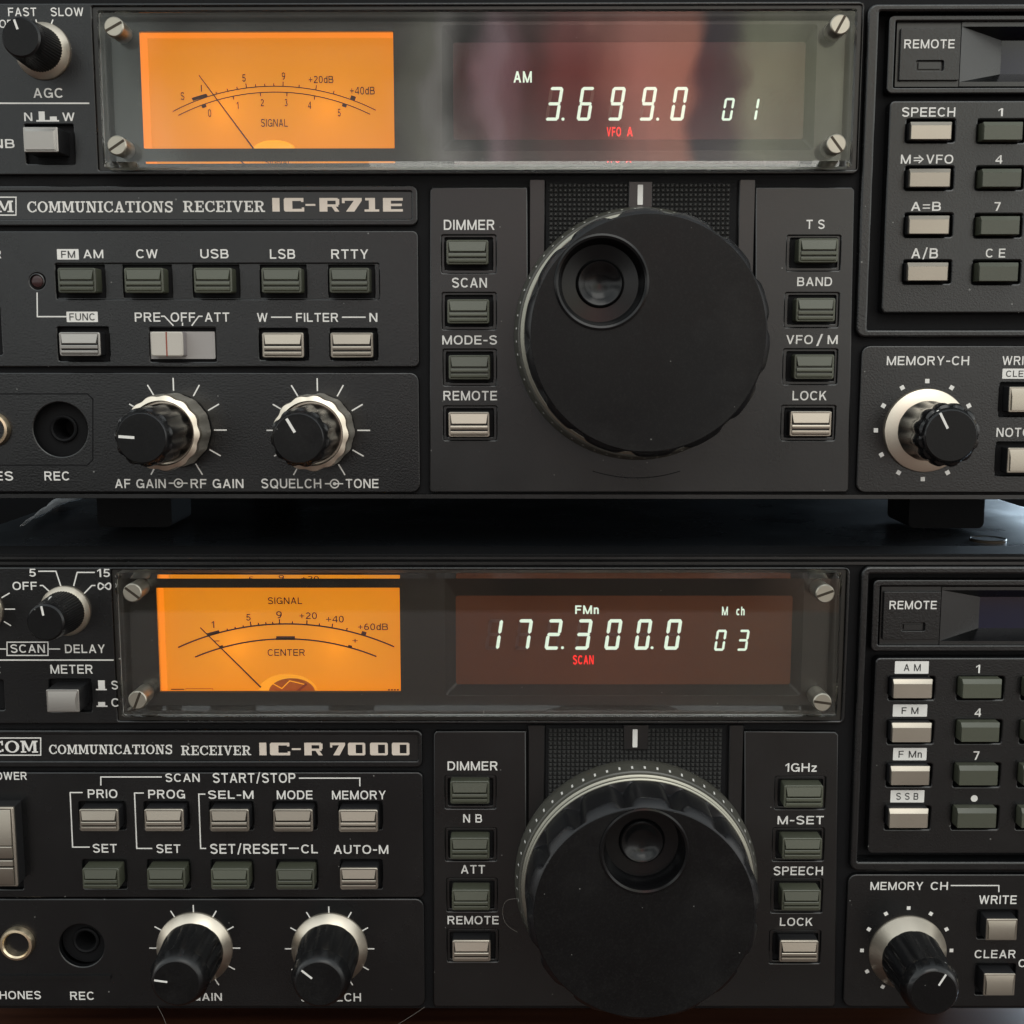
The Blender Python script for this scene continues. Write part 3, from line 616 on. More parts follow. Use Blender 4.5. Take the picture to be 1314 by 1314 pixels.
def jack(rad, c_px, r_out, deep=True):
    c = rad.U(*c_px, -2.4 if deep else .6); mb = MB()
    if deep:
        mb.loft([ring3(circ(*c, r, 48), h) for r, h in ((r_out * PS * 1.25, -2.6), (3.1, -2.6), (3.0, -2.0), (2.7, -1.8), (2.35, -2.0), (2.2, -2.6), (2.1, -9))], 'gap', False, True)
        return mb.build('record_jack', rad.o)
    mb.loft([ring3(circ(*c, r, 48), h) for r, h in ((r_out * PS, -1), (r_out * PS, .9), (r_out * PS * .93, 1.4), (r_out * PS * .80, 1.5), (r_out * PS * .72, 1.1), (r_out * PS * .7, -6))], 'brass', False, False)
    o = mb.build('phones_jack', rad.o); m2 = MB(); m2.poly(circ(*c, r_out * PS * .7, 40), -5.9, 'gap'); m2.build('jack_hole', o)
    return o

def remote_unit(rad, fx, fy0, fy1, tab, txt, slot, void):
    """recessed strip with a square cover printed REMOTE and a sunken dark sensor pane"""
    rad.plate('remote_frame', (fx, 1545, fy0, fy1), [(fx + 9, 1540, fy0 + 8, fy1 - 8)], -3.4, -.6, .3, 'panel', 1.2)
    mb = MB(); a, b, c, d = rad.R(fx + 8, 1538, fy0 + 7, fy1 - 7, -3.4)
    xt = rad.U(tab[1] + 1, (tab[2] + tab[3]) / 2, -1.4)[0]; va, vb, vc, vd = rad.R(void[0], 1536, void[1], void[2], -6.5)
    _, _, tc_, td = rad.R(tab[0], tab[1], tab[2] - 2, tab[3] + 2, -1.4)
    e = b
    mb.add([(xt, 1.5, tc_), (xt, 1.5, td), (va, 6.5, vd), (va, 6.5, vc), (e, 1.5, td), (e, 6.5, vd), (e, 1.5, tc_), (e, 6.5, vc)],
           [(0, 1, 2, 3), (1, 4, 5, 2), (0, 3, 7, 6)], 'smooth')
    mb.box(a, xt, c, d, -3.4, -1.8, 'smooth'); mb.box(xt, e, td, d, -3.4, -1.5, 'smooth'); mb.box(xt, e, c, tc_, -3.4, -1.5, 'smooth')
    rec = mb.build('sensor_recess', rad.o)
    mb = MB(); mb.box(va - 1, e, vc - 1, vd + 1, -7.2, -6.5, 'lens'); mb.build('sensor_pane', rad.o)
    rad.plate('remote_cover', tab, [(slot[0], slot[1], slot[2], slot[3])], -1.8, -1.0, .12, 'panel', .2)
    cov = rad.last
    rad.T('REMOTE', *txt, h=-.96); 
    mb = MB(); a, b, c, d = rad.R(slot[0] + 3, slot[1] - 4, slot[2] + 2.5, slot[3] - 2.5, -1.4); mb.box(a, b, c, d, -1.8, -1.35, 'smooth'); mb.build('cover_latch', cov)
    rad.done(cov)

TOPZ = 0  # filled below

# ------------------------------------------------------------------ where the radios stand
def z_at(py, plane_y):
    d = FW - UP * ((py - 657) / FPX); t = (plane_y - CAM.y) / d.y; return (CAM + d * t).z
LOW_Y, UP_Y = -5.3, 0.0
low_top = z_at(712, LOW_Y); low_bot = z_at(1297, LOW_Y); up_bot = z_at(641, UP_Y)
TABLE_Z = low_bot - 13
tb = MB(); tb.v = []; tb.box(-700, 700, TABLE_Z - 30, TABLE_Z, -500, 500, 'wood')
tag(tb.build('table', None), kind='structure')

# ================================================================== UPPER RECEIVER
A = Radio('radio_receiver', UP_Y, math.radians(-.5), low_top, 'upper black receiver of the stack, display reading 3.699.0 beside an orange meter')
def body(rad, y0, y1, cuts, foot_h, back=255):
    x0 = rad.U(-150, 657)[0]; x1 = rad.U(1548, 657)[0]; z1 = rad.U(657, y0, 0)[1]; z0 = rad.U(657, y1, 0)[1]
    rc = [rad.R(*q, -1.2) for q in cuts]                            # real openings: solid cells of a grid
    xs = sorted({x0, x1, *[v for r in rc for v in r[:2]]}); zs = sorted({z0, z1, *[v for r in rc for v in r[2:]]}); nx, nz = len(xs), len(zs)
    solid = lambda i, k: 0 <= i < nx - 1 and 0 <= k < nz - 1 and not any(r[0] < (xs[i] + xs[i + 1]) / 2 < r[1] and r[2] < (zs[k] + zs[k + 1]) / 2 < r[3] for r in rc)
    V = lambda i, k, b: (b * nz + k) * nx + i
    mb = MB(); fs = []
    for i in range(nx - 1):
        for k in range(nz - 1):
            if not solid(i, k): continue
            fs += [(V(i, k, 0), V(i + 1, k, 0), V(i + 1, k + 1, 0), V(i, k + 1, 0)), (V(i, k, 1), V(i, k + 1, 1), V(i + 1, k + 1, 1), V(i + 1, k, 1))]
            for di, dk, e in ((-1, 0, ((i, k), (i, k + 1))), (1, 0, ((i + 1, k + 1), (i + 1, k))), (0, -1, ((i + 1, k), (i, k))), (0, 1, ((i, k + 1), (i + 1, k + 1)))):
                if not solid(i + di, k + dk): fs.append((V(*e[0], 0), V(*e[1], 0), V(*e[1], 1), V(*e[0], 1)))
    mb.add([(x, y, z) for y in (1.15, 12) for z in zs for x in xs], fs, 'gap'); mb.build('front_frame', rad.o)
    mb = MB(); mb.loft([ring3(rr(x0 + 1.5, x1 - 1.5, z0 + .8, z1 - .8, 2.5), -14), ring3(rr(x0 + 1.5, x1 - 1.5, z0 + .8, z1 - .8, 2.5), -back)], 'case'); mb.build('case', rad.o)
    for xx in (x0 + 45, x1 - 45):
        for yy in (44, 215):
            mb = MB(); mb.loft([ring3(rr(xx - 9.4, xx + 9.4, z0 - foot_h, z0 + 1, 1.5), -yy - 9), ring3(rr(xx - 9.4, xx + 9.4, z0 - foot_h, z0 + 1, 1.5), -yy + 9)], 'rubber'); mb.build('foot', rad.o)
    return x0, x1, z0, z1
body(A, -6, 641, [(125, 1100, 10, 215), (1113, 1530, 9, 428), (42, 116, 513, 590)], up_bot - low_top)

# top strip with the window opening
A.plate('upper_panel', (-150, 1106, 3, 224), [(122, 1103, 7, 218), (33, 95, 160, 210)], r=1.4)
P = A.last
A.T('FAST', 10.4, 46.6, 9.8, 20.7); A.T('SLOW', 65, 107, 9.8, 20.7); A.T('OFF', -1, 24, 25.4, 35.7); A.T('AGC', 42.7, 81, 113, 125.5)
A.L((68, 25), (65.5, 31.5)); A.L((46, 25), (47.5, 31)); A.L((-150, 132.5), (114.6, 132.5), w=1.8)
A.T('N', 31, 41.4, 144.5, 155.3); A.T('W', 80, 95.8, 144.5, 155.3); A.T('NB', -9, 18.6, 178.6, 190)
A.Q(49.7, 57.5, 143, 155); A.Q(46.6, 75.8, 154, 156, .033); A.Q(64, 73, 149.5, 155, .036)
A.done(P)
face, housing, filt = window(A, (127, 1098, 11, 214), (185.5, 506.5, 43.6, 192.3), (582, 1029.5, 57, 181))
Z2 = lambda x, y: (170 + .2892 * x, .2892 * y)
def meter_marks(rad, origin_y, outer, inner, draw, H=-5.95):
    mb = MB()
    po, co_ = arc_pts(*[rad.U(170 + .2892 * x, origin_y + .2892 * y, H) for x, y in outer]); pi_, ci = arc_pts(*[rad.U(170 + .2892 * x, origin_y + .2892 * y, H) for x, y in inner])
    draw(mb, po, co_, pi_, ci); return mb
def radial(mb, rad, c, px_x, origin_y, y_guess, l0, l1, w, H, slant=0):
    x, z = rad.U(170 + .2892 * px_x, origin_y + .2892 * y_guess, H); d = Vector((x - c[0], z - c[1])).normalized(); p = Vector((c[0], c[1])) + d * c[2]
    ribbon(mb, [p + d * l0, p + d * l1], w, H, 'meterink')
def draw_a(mb, po, co_, pi_, ci):
    H = -5.95; ribbon(mb, po, .22, H, 'meterink'); ribbon(mb, pi_, .22, H, 'meterink')
    for x, y, l in ((380, 415, .5), (430, 405, .6), (473, 397, .6), (513, 385, 1.0), (555, 385, .6), (595, 382, .6), (635, 380, .6), (676, 380, 1.0), (747, 385, .6), (822, 395, 1.0), (900, 415, .7)): radial(mb, A, co_, x, 0, y, 0, l, .22, H)
    for x, y, l in ((457, 440, .7), (577, 425, .8), (693, 425, .8), (815, 440, .8)): radial(mb, A, ci, x, 0, y, 0, -l, .24, H)
    radial(mb, A, co_, 985, 0, 440, 0.1, .9, 1.1, H); radial(mb, A, ci, 325, 0, 470, -.1, -.7, 1.0, H); radial(mb, A, ci, 948, 0, 470, -.1, -.7, 1.0, H)
    mb.poly([A.U(*Z2(x, y), H) for x, y in ((272, 443), (280, 456), (345, 436), (338, 423))], H, 'meterink')
    for t, x0, x1, y0, y1 in (('S', 225, 242, 418, 452), ('I', 314, 319, 385, 415), ('5', 495, 512, 338, 372), ('9', 670, 686, 330, 363), ('+20dB', 788, 898, 345, 378), ('+40dB', 970, 1080, 393, 428), ('0', 345, 360, 492, 527), ('1', 471, 480, 460, 492), ('2', 577, 592, 447, 480), ('3', 682, 696, 447, 480), ('4', 785, 800, 458, 492), ('5', 916, 930, 490, 525), ('SIGNAL', 578, 697, 535, 570)):
        A.T(t, *(170 + .2892 * x for x in (x0, x1)), .2892 * y0, .2892 * y1, H, 'meterink', .0, mb)
mb = meter_marks(A, 0, ((190, 503), (640, 391), (1085, 497)), ((215, 520), (630, 417), (1060, 515)), draw_a)
mb.build('scale_printing', housing, flat=True)
def needle(rad, hs, p0, p1, H=-4.6):
    mb = MB(); a = Vector(rad.U(*p0, H)); b = Vector(rad.U(*p1, H)); d = (b - a).normalized(); p = Vector((-d.y, d.x))
    mb.slab([a + p * .1, a - p * .1, b - p * .17, b + p * .17], H - .15, H, 'needle'); mb.build('needle', hs)
needle(A, housing, (258.2, 99), (327.6, 192.3))
mb = MB(); c = A.U(353, 193, -5); mb.loft([[(c[0] + 4.6 * math.cos(t * math.pi / 20) * k, 5 + 1.0 - h, c[1] + 2.0 * math.sin(t * math.pi / 20) * k) for t in range(21)] for h, k in ((0, 1), (.7, .93), (1, .8))], 'amber', True, True); mb.build('pivot_cover', housing)
dg = MB(); dgh = -3.26
for ch, x in zip('36990', (699, 739, 778.6, 818.5, 858)): seg_digit(dg, A, ch, x, 114, 157, 17.2, 6.8, dgh, 'digit')
for ch, x in zip('01', (923.5, 955)): seg_digit(dg, A, ch, x, 128, 157, 13, 5, dgh, 'digit')
for x, y in ((722, 155), (842.6, 155)): dg.poly(circ(*A.U(x, y, dgh), .34, 12), dgh, 'digit')
A.T('AM', 659, 682.3, 94, 108.5, dgh, 'digit', .02, dg, .2)
A.T('VFO', 777.7, 796, 165, 177, dgh, 'redlit', .012, dg, .2); A.T('A', 803.5, 811, 165, 177, dgh, 'redlit', .012, dg, .2)
dg.build('lit_readout', filt, flat=True)
for x, y, a in ((145.7, 34, 28), (149.6, 186.3, 33), (1078.6, 31, 62), (1073.7, 184.5, -52)): screw(A, x, y, a)
A.square(29, 73, 162.5, 194.6, 6, 'blackkey', 'silver', chamf=.12)
knob_speed(A, (56, 66), 108)

# name plate
A.plate('name_frame', (-150, 536, 238, 290), [(-145, 528, 246, 281)], r=1.4, bev=.35)
mb = MB(); a, b, c, d = A.R(-150, 529, 245, 282, -.5); mb.box(a, b, c, d, -1.2, -.5, 'smooth'); A.last = mb.build('name_plate', A.o); A.lettering = MB()
NH = -.46
def plate_text(rad, y, fn): pass
_h = NH
A.glyphs('COMMUNICATIONS', 35, 222, 258.3, 272.5, NH, .09); A.glyphs('RECEIVER', 235, 340, 257.8, 272, NH, .09)
A.glyphs('ICOM', -54, 17, 257.5, 272.3, NH, .09); A.L((-60, 253), (20.5, 253), (20.5, 276), (-60, 276), w=1.5, h=NH)
for ch, x0, x1 in (('I', 167, 205), ('C', 222, 312), ('-', 318, 362), ('R', 380, 468), ('7', 480, 568), ('1', 580, 645), ('E', 662, 750)): A.heavy(ch, 300 + .2892 * x0, 300 + .2892 * x1, 254, 271.5, NH)
A.done()
# mode panel
A.plate('mode_panel', (-150, 537.5, 296, 471), [(72, 486, 338.5, 383.5), (74.5, 140, 420, 463), (192.5, 277, 420.5, 464), (333, 395, 422, 461.5), (424, 484, 422, 461.5), (48, 361, 10), (-80, 1.5, 395, 455)], r=1.3)
P = A.last
A.boxed('FM', 73.2, 101, 319.6, 333, 78.4, 96.5, 321.8, 331); A.T('AM', 106.9, 132.5, 320.4, 331.3); A.T('CW', 174.7, 202.4, 320, 331.3); A.T('USB', 257, 293.2, 319.8, 331.5); A.T('LSB', 346.3, 378.7, 319.8, 332); A.T('RTTY', 425, 472.6, 320, 332)
A.T('POWER', -46, 1.5, 321, 331.5)
A.boxed('FUNC', 85.4, 125.5, 399.9, 413.3, 89, 122, 402, 411.3); A.L((47.6, 375.3), (47.9, 406.3), (85.4, 406.3))
A.T('PRE', 172.9, 205.7, 401, 412.8); A.T('OFF', 219, 250.5, 401, 412.8); A.T('ATT', 262.7, 294.3, 401, 412.8)
A.L((206.5, 405.8), (211, 405.8), (222.6, 418)); A.L((260, 405.8), (255, 405.8), (246, 418)); A.L((234.2, 414), (234.2, 418))
A.T('W', 329.8, 343.4, 401.6, 413); A.T('FILTER', 380, 434, 401.6, 413); A.T('N', 474, 484.2, 401.6, 413); A.L((347.7, 407), (374.6, 407)); A.L((438.8, 407), (469.2, 407))
A.done(P)
mb = MB(); mb.mesh(plate_mesh(rr(*A.R(70, 488, 336.5, 385.5, -.45), 0), [rr(*A.R(x0, x1, 340, 382, -.45), .2) for x0, x1 in ((72.5, 135), (158, 221), (247.5, 307.5), (334, 393.5), (421.5, 481))], -1.2, -.45, .15), 'panel'); mb.build('button_row_plate', A.o)
for x0, x1 in ((73.2, 121.5), (158.6, 208.5), (248, 296.8), (335, 386), (422.3, 473.5)): A.ribbed(x0, x1, 343.5, 375.5, 3.4, 'green', 'green')
A.ribbed(75, 127.3, 426.3, 456.8, 3.2, 'blackkey', 'silver'); A.ribbed(336, 389, 426.8, 458.8, 2.8, 'blackkey', 'champ'); A.ribbed(423.8, 478.4, 426.8, 458.8, 2.8, 'blackkey', 'champ')
c = A.U(48, 361, -.5); mb = MB(); mb.loft([ring3(circ(*c, r, 32), h) for r, h in ((1.7, -.1), (1.5, .0), (1.35, -.4))], 'smooth', False, False); mb.loft([ring3(circ(*c, r, 32), h) for r, h in ((1.4, -.6), (1.2, -.35), (.7, -.2))], 'ledlens', False, True); mb.build('function_lamp', A.o)
mb = MB(); a, b, c_, d = A.R(250, 276, 425.5, 460.5, -.4); a2 = A.U(192, 440, -.4)[0]; mb.loft([ring3(rr(a2 - .5, b, c_, d, .3), h) for h in (-1.5, -.4)], 'palebase'); sw = mb.build('slide_switch', A.o)
mb = MB(); a, b, c_, d = A.R(193, 234.5, 425.7, 457.2, 3.0); mb.loft([ring3(rr(a, b, c_, d, .4), -.4), ring3(rr(a, b, c_, d, .4), 2.4)], 'greyplastic'); mb.loft([ring3(rr(a, b, c_, d, .5), 2.4), ring3(rr(a, b, c_, d, .5), 2.75), ring3(rr(a + .25, b - .25, c_ + .25, d - .25, .4), 3.0)], 'cream')
mb.box((a + b) / 2 - .15, (a + b) / 2 + .15, c_ + .05, d - .05, 2.2, 3.03, 'redline'); mb.build('slider', sw)
# volume panel
A.plate('volume_panel', (-150, 538.5, 478, 632), [(77.6, 551.3, 35)], r=2.0)
P = A.last
A.T('REC', 57, 89.3, 605, 616.5); A.T('PHONES', -62, 16.8, 605, 616.5); A.T('AF GAIN', 147.5, 212.7, 614.7, 626.3); A.T('RF GAIN', 244.6, 312.4, 614.7, 626.3); A.T('SQUELCH', 335.3, 412.2, 614.4, 626.5); A.T('TONE', 443.7, 485.7, 614.6, 626.3)
A.concentric(229, 620, 216.5, 240.7); A.concentric(429.3, 620.7, 417, 440.3)
A.ticks(224.6, 551.8, 50.5, 67, range(-60, 241, 30)); A.ticks(408.4, 552.2, 50.5, 67, range(-60, 241, 30))
L_, R_ = [A.U(x, y, .05) for x, y in ((-150, 505.5), (112, 505.5), (119, 512), (119, 590), (112, 597), (-150, 597))], None
ribbon(A.lettering, L_, .28, .02, 'gap')
A.done(P)
jack(A, (82.3, 550), 30); jack(A, (-10, 551), 22.5, False)
knob_dual(A, (224.6, 551.8), 176); knob_dual(A, (408.4, 552.2), 120)
# dial panel, a U round the grill
A.plate('dial_panel', [(553, 632), (551, 628), (551.5, 244), (555, 240), (677, 240), (678, 430), (969, 430), (969.5, 240), (1093, 240), (1097, 244), (1089, 628), (1086, 632)],
        [(567, 636, 302, 350), (567.8, 636.2, 376, 422.4), (569, 636.4, 448.7, 494.4), (569.5, 637, 521.5, 564.6), (1010, 1078, 302.5, 347), (1007.5, 1076, 376, 419.5), (1005.4, 1074, 448.3, 492.8), (1003, 1071.5, 520.8, 564.7)], mat='smooth')
P = A.last
A.T('DIMMER', 569.5, 634.6, 282, 295); A.T('SCAN', 580, 624.8, 356.5, 369); A.T('MODE-S', 567.5, 637.8, 430.5, 442); A.T('REMOTE', 569, 637.8, 501.6, 513.7)
A.T('T S', 1034.7, 1058.3, 282, 293.6); A.T('BAND', 1023, 1067.7, 355.6, 367); A.T('VFO', 1009, 1043, 430, 441.5); A.T('/', 1047.5, 1056, 428.5, 444); A.T('M', 1062, 1075, 430, 441.5); A.T('LOCK', 1017, 1061, 501.7, 513.6)
c = A.U(819, 430); ribbon(A.lettering, [(c[0] + 31.3 * math.cos(math.radians(t)), c[1] + 31.3 * math.sin(math.radians(t))) for t in range(252, 289, 2)], .2, .02, 'gap')
A.done(P)
def escutcheon(rad, holes, inset=4.5, dx=0):
    mb = MB()
    for x0, x1, y0, y1 in holes:
        mb.mesh(plate_mesh(rr(*rad.R(x0 - 1, x1 + 1, y0 - 1, y1 + 1, -.5), 0), [rr(*rad.R(x0 + inset, x1 - inset, y0 + inset * .8, y1 - inset, -.5), .3)], -1.3, -.5, .15), 'smooth')
        mb.build('button_surround', rad.o); mb = MB()
escutcheon(A, [(567, 636, 302, 350), (567.8, 636.2, 376, 422.4), (569, 636.4, 448.7, 494.4), (569.5, 637, 521.5, 564.6), (1010, 1078, 302.5, 347), (1007.5, 1076, 376, 419.5), (1005.4, 1074, 448.3, 492.8), (1003, 1071.5, 520.8, 564.7)], 3.6)
A.ribbed(572.7, 626.5, 307.6, 339, 2.6, 'green', 'green'); A.ribbed(573.9, 627.7, 384, 415, 2.6, 'green', 'green'); A.ribbed(575.6, 628.8, 455.9, 487, 2.6, 'green', 'green'); A.ribbed(575.3, 628.2, 529, 561, 2.6, 'blackkey', 'champ')
A.ribbed(1025.8, 1076.5, 305.6, 336.5, 3.4, 'green', 'green'); A.ribbed(1022.3, 1072.5, 382.3, 412.5, 3.0, 'green', 'green'); A.ribbed(1020, 1071, 455, 486.4, 2.8, 'green', 'green'); A.ribbed(1014.3, 1067.7, 528, 560, 2.4, 'blackkey', 'champ')
grill(A, 700.5, 944, 231, 350)
for x0, x1 in ((679, 699.2), (946.5, 967.5)):
    mb = MB(); a, b, c, d = A.R(x0, x1, 231, 430, -.3); mb.loft([ring3(rr(a, b, c, d, .2), -1.6), ring3(rr(a, b, c, d, .2), -.5), ring3(rr(a + .2, b - .2, c, d, .2), -.3)], 'smooth'); mb.build('grill_post', A.o)
def marker(rad, x0, x1, y0, y1, w):
    mb = MB(); a, b, c, d = rad.R(x0, x1, y0, y1, .1); mb.loft([ring3(rr(a, b, c, d, .1), -1), ring3(rr(a, b, c, d, .1), 0), ring3(rr(a + .1, b - .1, c + .1, d - .1, .1), .1)], 'smooth'); o = mb.build('index_tab', rad.o)
    mb = MB(); a, b, c, d = rad.R(*w, .2); mb.loft([ring3(rr(a, b, c, d, .15), .1), ring3(rr(a, b, c, d, .15), .2)], 'ink'); mb.build('index_line', o)
marker(A, 807, 837, 233, 266, (818.2, 825, 237, 262.8))
dial(A, (819.5, 430), 21, 23.9, (772, 362), math.radians(4), 27.2, 1.05, .042, 1.15)
# keypad section
A.plate('keypad_rim', (1106, 1545, 4, 433), [(1121, 1538, 14, 423)], -4.5, .6, .5, 'panel', 2.0)
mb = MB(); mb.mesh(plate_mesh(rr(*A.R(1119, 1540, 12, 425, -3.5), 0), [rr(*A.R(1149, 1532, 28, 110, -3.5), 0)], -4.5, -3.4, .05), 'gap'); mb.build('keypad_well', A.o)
KA = [(1169, 1222.8, 155.6, 179), (1167.6, 1221, 216, 240), (1166.8, 1219.7, 276.3, 300.4), (1165, 1218, 336.6, 360.4)]
KB = [(1262.7, 1314, 155.6, 179.7), (1260.9, 1312, 216, 240), (1259, 1310, 277, 301), (1256.6, 1308, 336.6, 361)]
A.plate('keypad_panel', (1136, 1545, 128.5, 402), [(x0 - 5.5, x1 + 2, y0 - 2, y1 + 3) for x0, x1, y0, y1 in KA] + [(x0 - 8, x1 + 1, y0 - 2, y1 + 3) for x0, x1, y0, y1 in KB], -3.4, -.4, .4, 'panel', 1.2)
P = A.last; h = -.36
A.T('SPEECH', 1157.4, 1225.8, 137.8, 149.7, h); A.T('M', 1156, 1168.7, 198.5, 210, h); A.T('VFO', 1188.5, 1223.3, 198.5, 210, h); A.T('A=B', 1169, 1207.5, 259, 270.5, h); A.T('A/B', 1169.4, 1203.7, 318.5, 331.5, h)
A.L((1172.5, 202.6), (1181, 202.6), w=1.4, h=h); A.L((1172.5, 206), (1181, 206), w=1.4, h=h); A.L((1179, 199.5), (1184.3, 204.3), (1179, 209.1), w=1.5, h=h + .003)
A.T('1', 1281, 1287, 139, 149, h); A.T('4', 1277.4, 1286.3, 199, 210, h); A.T('7', 1276, 1283.8, 259.3, 270.5, h); A.T('C E', 1265, 1290, 319, 330.5, h)
A.done(P)
for k in KA: A.key(*k, 2.2, 'blackkey', 'champ', -3)
for k in KB: A.key(*k, 2.2, 'green', 'green', -3)
remote_unit(A, 1139, 18.5, 120, (1155, 1232, 36, 103), (1160.4, 1225, 50.6, 62), (1175.5, 1211, 77.5, 91), (1284.5, 52, 95))
# memory section
A.plate('memory_panel', (1102, 1545, 443.5, 632.5), [(1282.5, 1347, 491.5, 534), (1278, 1344, 567.8, 610)], r=2.0)
P = A.last
A.T('MEMORY-CH', 1138, 1243.6, 457, 468.6); A.T('WRITE', 1286.3, 1333, 457, 468.4); A.boxed('CLEAR', 1286.3, 1334, 473, 486, 1291, 1331, 475.5, 483.7); A.T('NOTCH', 1278.7, 1333, 549, 560.6)
A.dots(1187, 552.2, 63, range(0, 360, 30)); A.done(P)
A.square(1296, 1345, 496.6, 529, 3, 'blackkey', 'champ'); A.square(1294, 1342, 575, 607, 3, 'blackkey', 'champ')
knob_memory(A, (1187, 552.2), 118)
mb = MB(); a, b, c, d = A.R(-150, 1548, 633.5, 641, -.3); mb.loft([ring3(rr(a, b, c, d, .3), -1.6), ring3(rr(a, b, c + .2, d - .2, .3), -.5)], 'smooth'); mb.build('lower_lip', A.o)

# ================================================================== LOWER RECEIVER
B = Radio('radio_receiver', LOW_Y, 0, TABLE_Z, 'lower black receiver under the other, display reading 172.300.0, meter marked CENTER')
body(B, 712, 1297, [(150, 1080, 734, 922), (1103, 1530, 732, 1111), (74, 138, 1182, 1246)], 13)
for y0, y1 in ((713, 718.5), (719.5, 725.5)):
    mb = MB(); a, b, c, d = B.R(-150, 1548, y0, y1, -.5); mb.loft([ring3([(a, c), (b, c), (b, d), (a, d)], -1.6), ring3([(a, c + .15), (b, c + .15), (b, d - .25), (a, d - .25)], -.5)], 'smooth'); mb.build('top_ridge', B.o)
B.plate('upper_panel', (-150, 1088, 728, 929), [(147, 1083, 731, 925), (64, 117, 872, 913), (-60, 5, 873, 911)], r=1.4)
P = B.last
B.T('5', 37, 46, 729.8, 740); B.T('15', 124.7, 141, 730, 740.5); B.T('OFF', 16, 47.4, 746.6, 757)
B.L((49, 733), (71.7, 733), (78, 752)); B.L((121.6, 734.5), (99, 734.5), (94.5, 752)); B.L((51, 751.3), (55, 751.3), (64.5, 760)); B.L((122.4, 751.3), (117.8, 751.3), (108, 761.5))
B.L(*[(134 + 8 * math.cos(t * math.pi / 16), 752.2 + 4.0 * math.sin(t * math.pi / 8)) for t in range(32)], w=1.8, closed=True)
B.L((2, 767), (12.4, 761)); B.L((6, 781.6), (19.4, 781.6)); B.L((5, 797.4), (14.2, 803))
B.L((9, 824), (61.6, 824), (61.6, 841), (9, 841), w=1.5, closed=True); B.T('SCAN', 13.5, 57.5, 827, 837.6); B.L((-40, 832.8), (8, 832.8)); B.L((62.5, 832.8), (77.3, 832.8)); B.T('DELAY', 83.3, 134.6, 827, 838)
B.L((-150, 847), (146, 847), w=1.8); B.T('METER', 64.7, 119, 853, 864.4); B.T('AFC', -28, 1, 854.5, 864.5); B.T('S', 142.9, 151.4, 873.7, 884.6); B.T('C', 142.9, 152.7, 896, 907)
B.Q(126, 134.6, 873, 885); B.Q(123, 137, 884, 885.7, .033); B.Q(126, 135, 900.8, 906); B.Q(123.7, 138, 905.4, 907, .033)
B.done(P)
face, housing, filt = window(B, (150.5, 1078.5, 735.5, 921), (206.5, 514.5, 752, 884.5), (585.5, 1013, 762, 875), 'reflectfilter')
def draw_b(mb, po, co_, pi_, ci):
    H = -5.95; ribbon(mb, po, .36, H, 'meterink'); ribbon(mb, pi_, .36, H, 'meterink')
    for x, y, l in ((430, 365, .5), (465, 358, .5), (500, 350, .5), (533, 340, 1.1), (567, 340, .6), (600, 338, .6), (630, 336, .6), (660, 336, 1.1), (717, 336, .6), (780, 340, 1.0), (835, 345, .6), (892, 350, 1.0), (955, 370, .7)): radial(mb, B, co_, x, 700, y, 0, l, .3, H)
    radial(mb, B, co_, 1030, 700, 385, .1, .9, 1.1, H); radial(mb, B, ci, 403, 700, 440, -.1, .55, .9, H); radial(mb, B, ci, 970, 700, 440, -.1, .55, .9, H)
    q = lambda pts: mb.poly([B.U(170 + .2892 * x, 700 + .2892 * y, H) for x, y in pts], H, 'meterink')
    q(((340, 380), (346, 393), (398, 379), (392, 366))); q(((645, 393), (645, 410), (728, 410), (728, 393)))
    q(((182, 624), (182, 629), (240, 629), (240, 624)))
    B.L(*[(170 + .2892 * x, 700 + .2892 * y) for x, y in ((247, 630), (247, 624), (366, 624), (366, 630))], w=.7, h=H, mat='meterink', mb=mb)
    for k in range(4): q([(1138 + 13 * k + i, 626 + j) for i, j in ((0, 0), (8, 0), (8, 6), (0, 6))])
    for t, x0, x1, y0, y1 in (('SIGNAL', 608, 760, 222, 252), ('CENTER', 607, 772, 450, 480), ('1', 360, 373, 327, 357), ('5', 512, 533, 295, 325), ('9', 645, 670, 283, 315), ('+20', 747, 825, 288, 318), ('+40', 865, 943, 303, 333), ('+60dB', 1005, 1138, 337, 367), ('-', 374, 396, 412, 416), ('+', 980, 1005, 400, 425)):
        B.T(t, *(170 + .2892 * x for x in (x0, x1)), 700 + .2892 * y0, 700 + .2892 * y1, H, 'meterink', .0, mb)
mb = meter_marks(B, 700, ((213, 443), (690, 339), (1165, 440)), ((288, 485), (690, 405), (1087, 483)), draw_b); mb.build('scale_printing', housing, flat=True)
needle(B, housing, (259.7, 802.7), (337, 879))
mb = MB(); c = B.U(371, 885, -5.6); half = lambda r, k=1: [(c[0] + r * math.cos(t * math.pi / 24), c[1] + k * r * math.sin(t * math.pi / 24)) for t in range(25)]
mb.slab(half(6.6, .62), -6, -5.8, 'copper'); mb.slab([(c[0] + 1 + 5.2 * math.cos(t * math.pi / 24), c[1] + 3.2 * math.sin(t * math.pi / 24)) for t in range(25)], -5.8, -5.5, 'movement')
ribbon(mb, [(c[0] - 5.6, c[1] + .6), (c[0] - 3.5, c[1] + 2.2), (c[0] - 1.2, c[1] + .9), (c[0] + .6, c[1] + 2.7), (c[0] + 4.2, c[1] + 1.8)], .22, -5.4, 'copper')
ribbon(mb, [(c[0] + 2.2, c[1] + .2), (c[0] + 4.4, c[1] + 2.0)], .5, -5.38, 'redline'); mb.build('meter_movement', housing)
dg = MB(); X7 = [622 + 38.03 * i for i in range(7)]
for ch, x in zip('1723000', X7): seg_digit(dg, B, ch, x, 792, 831, 18.3, 5.8, dgh, 'digit')
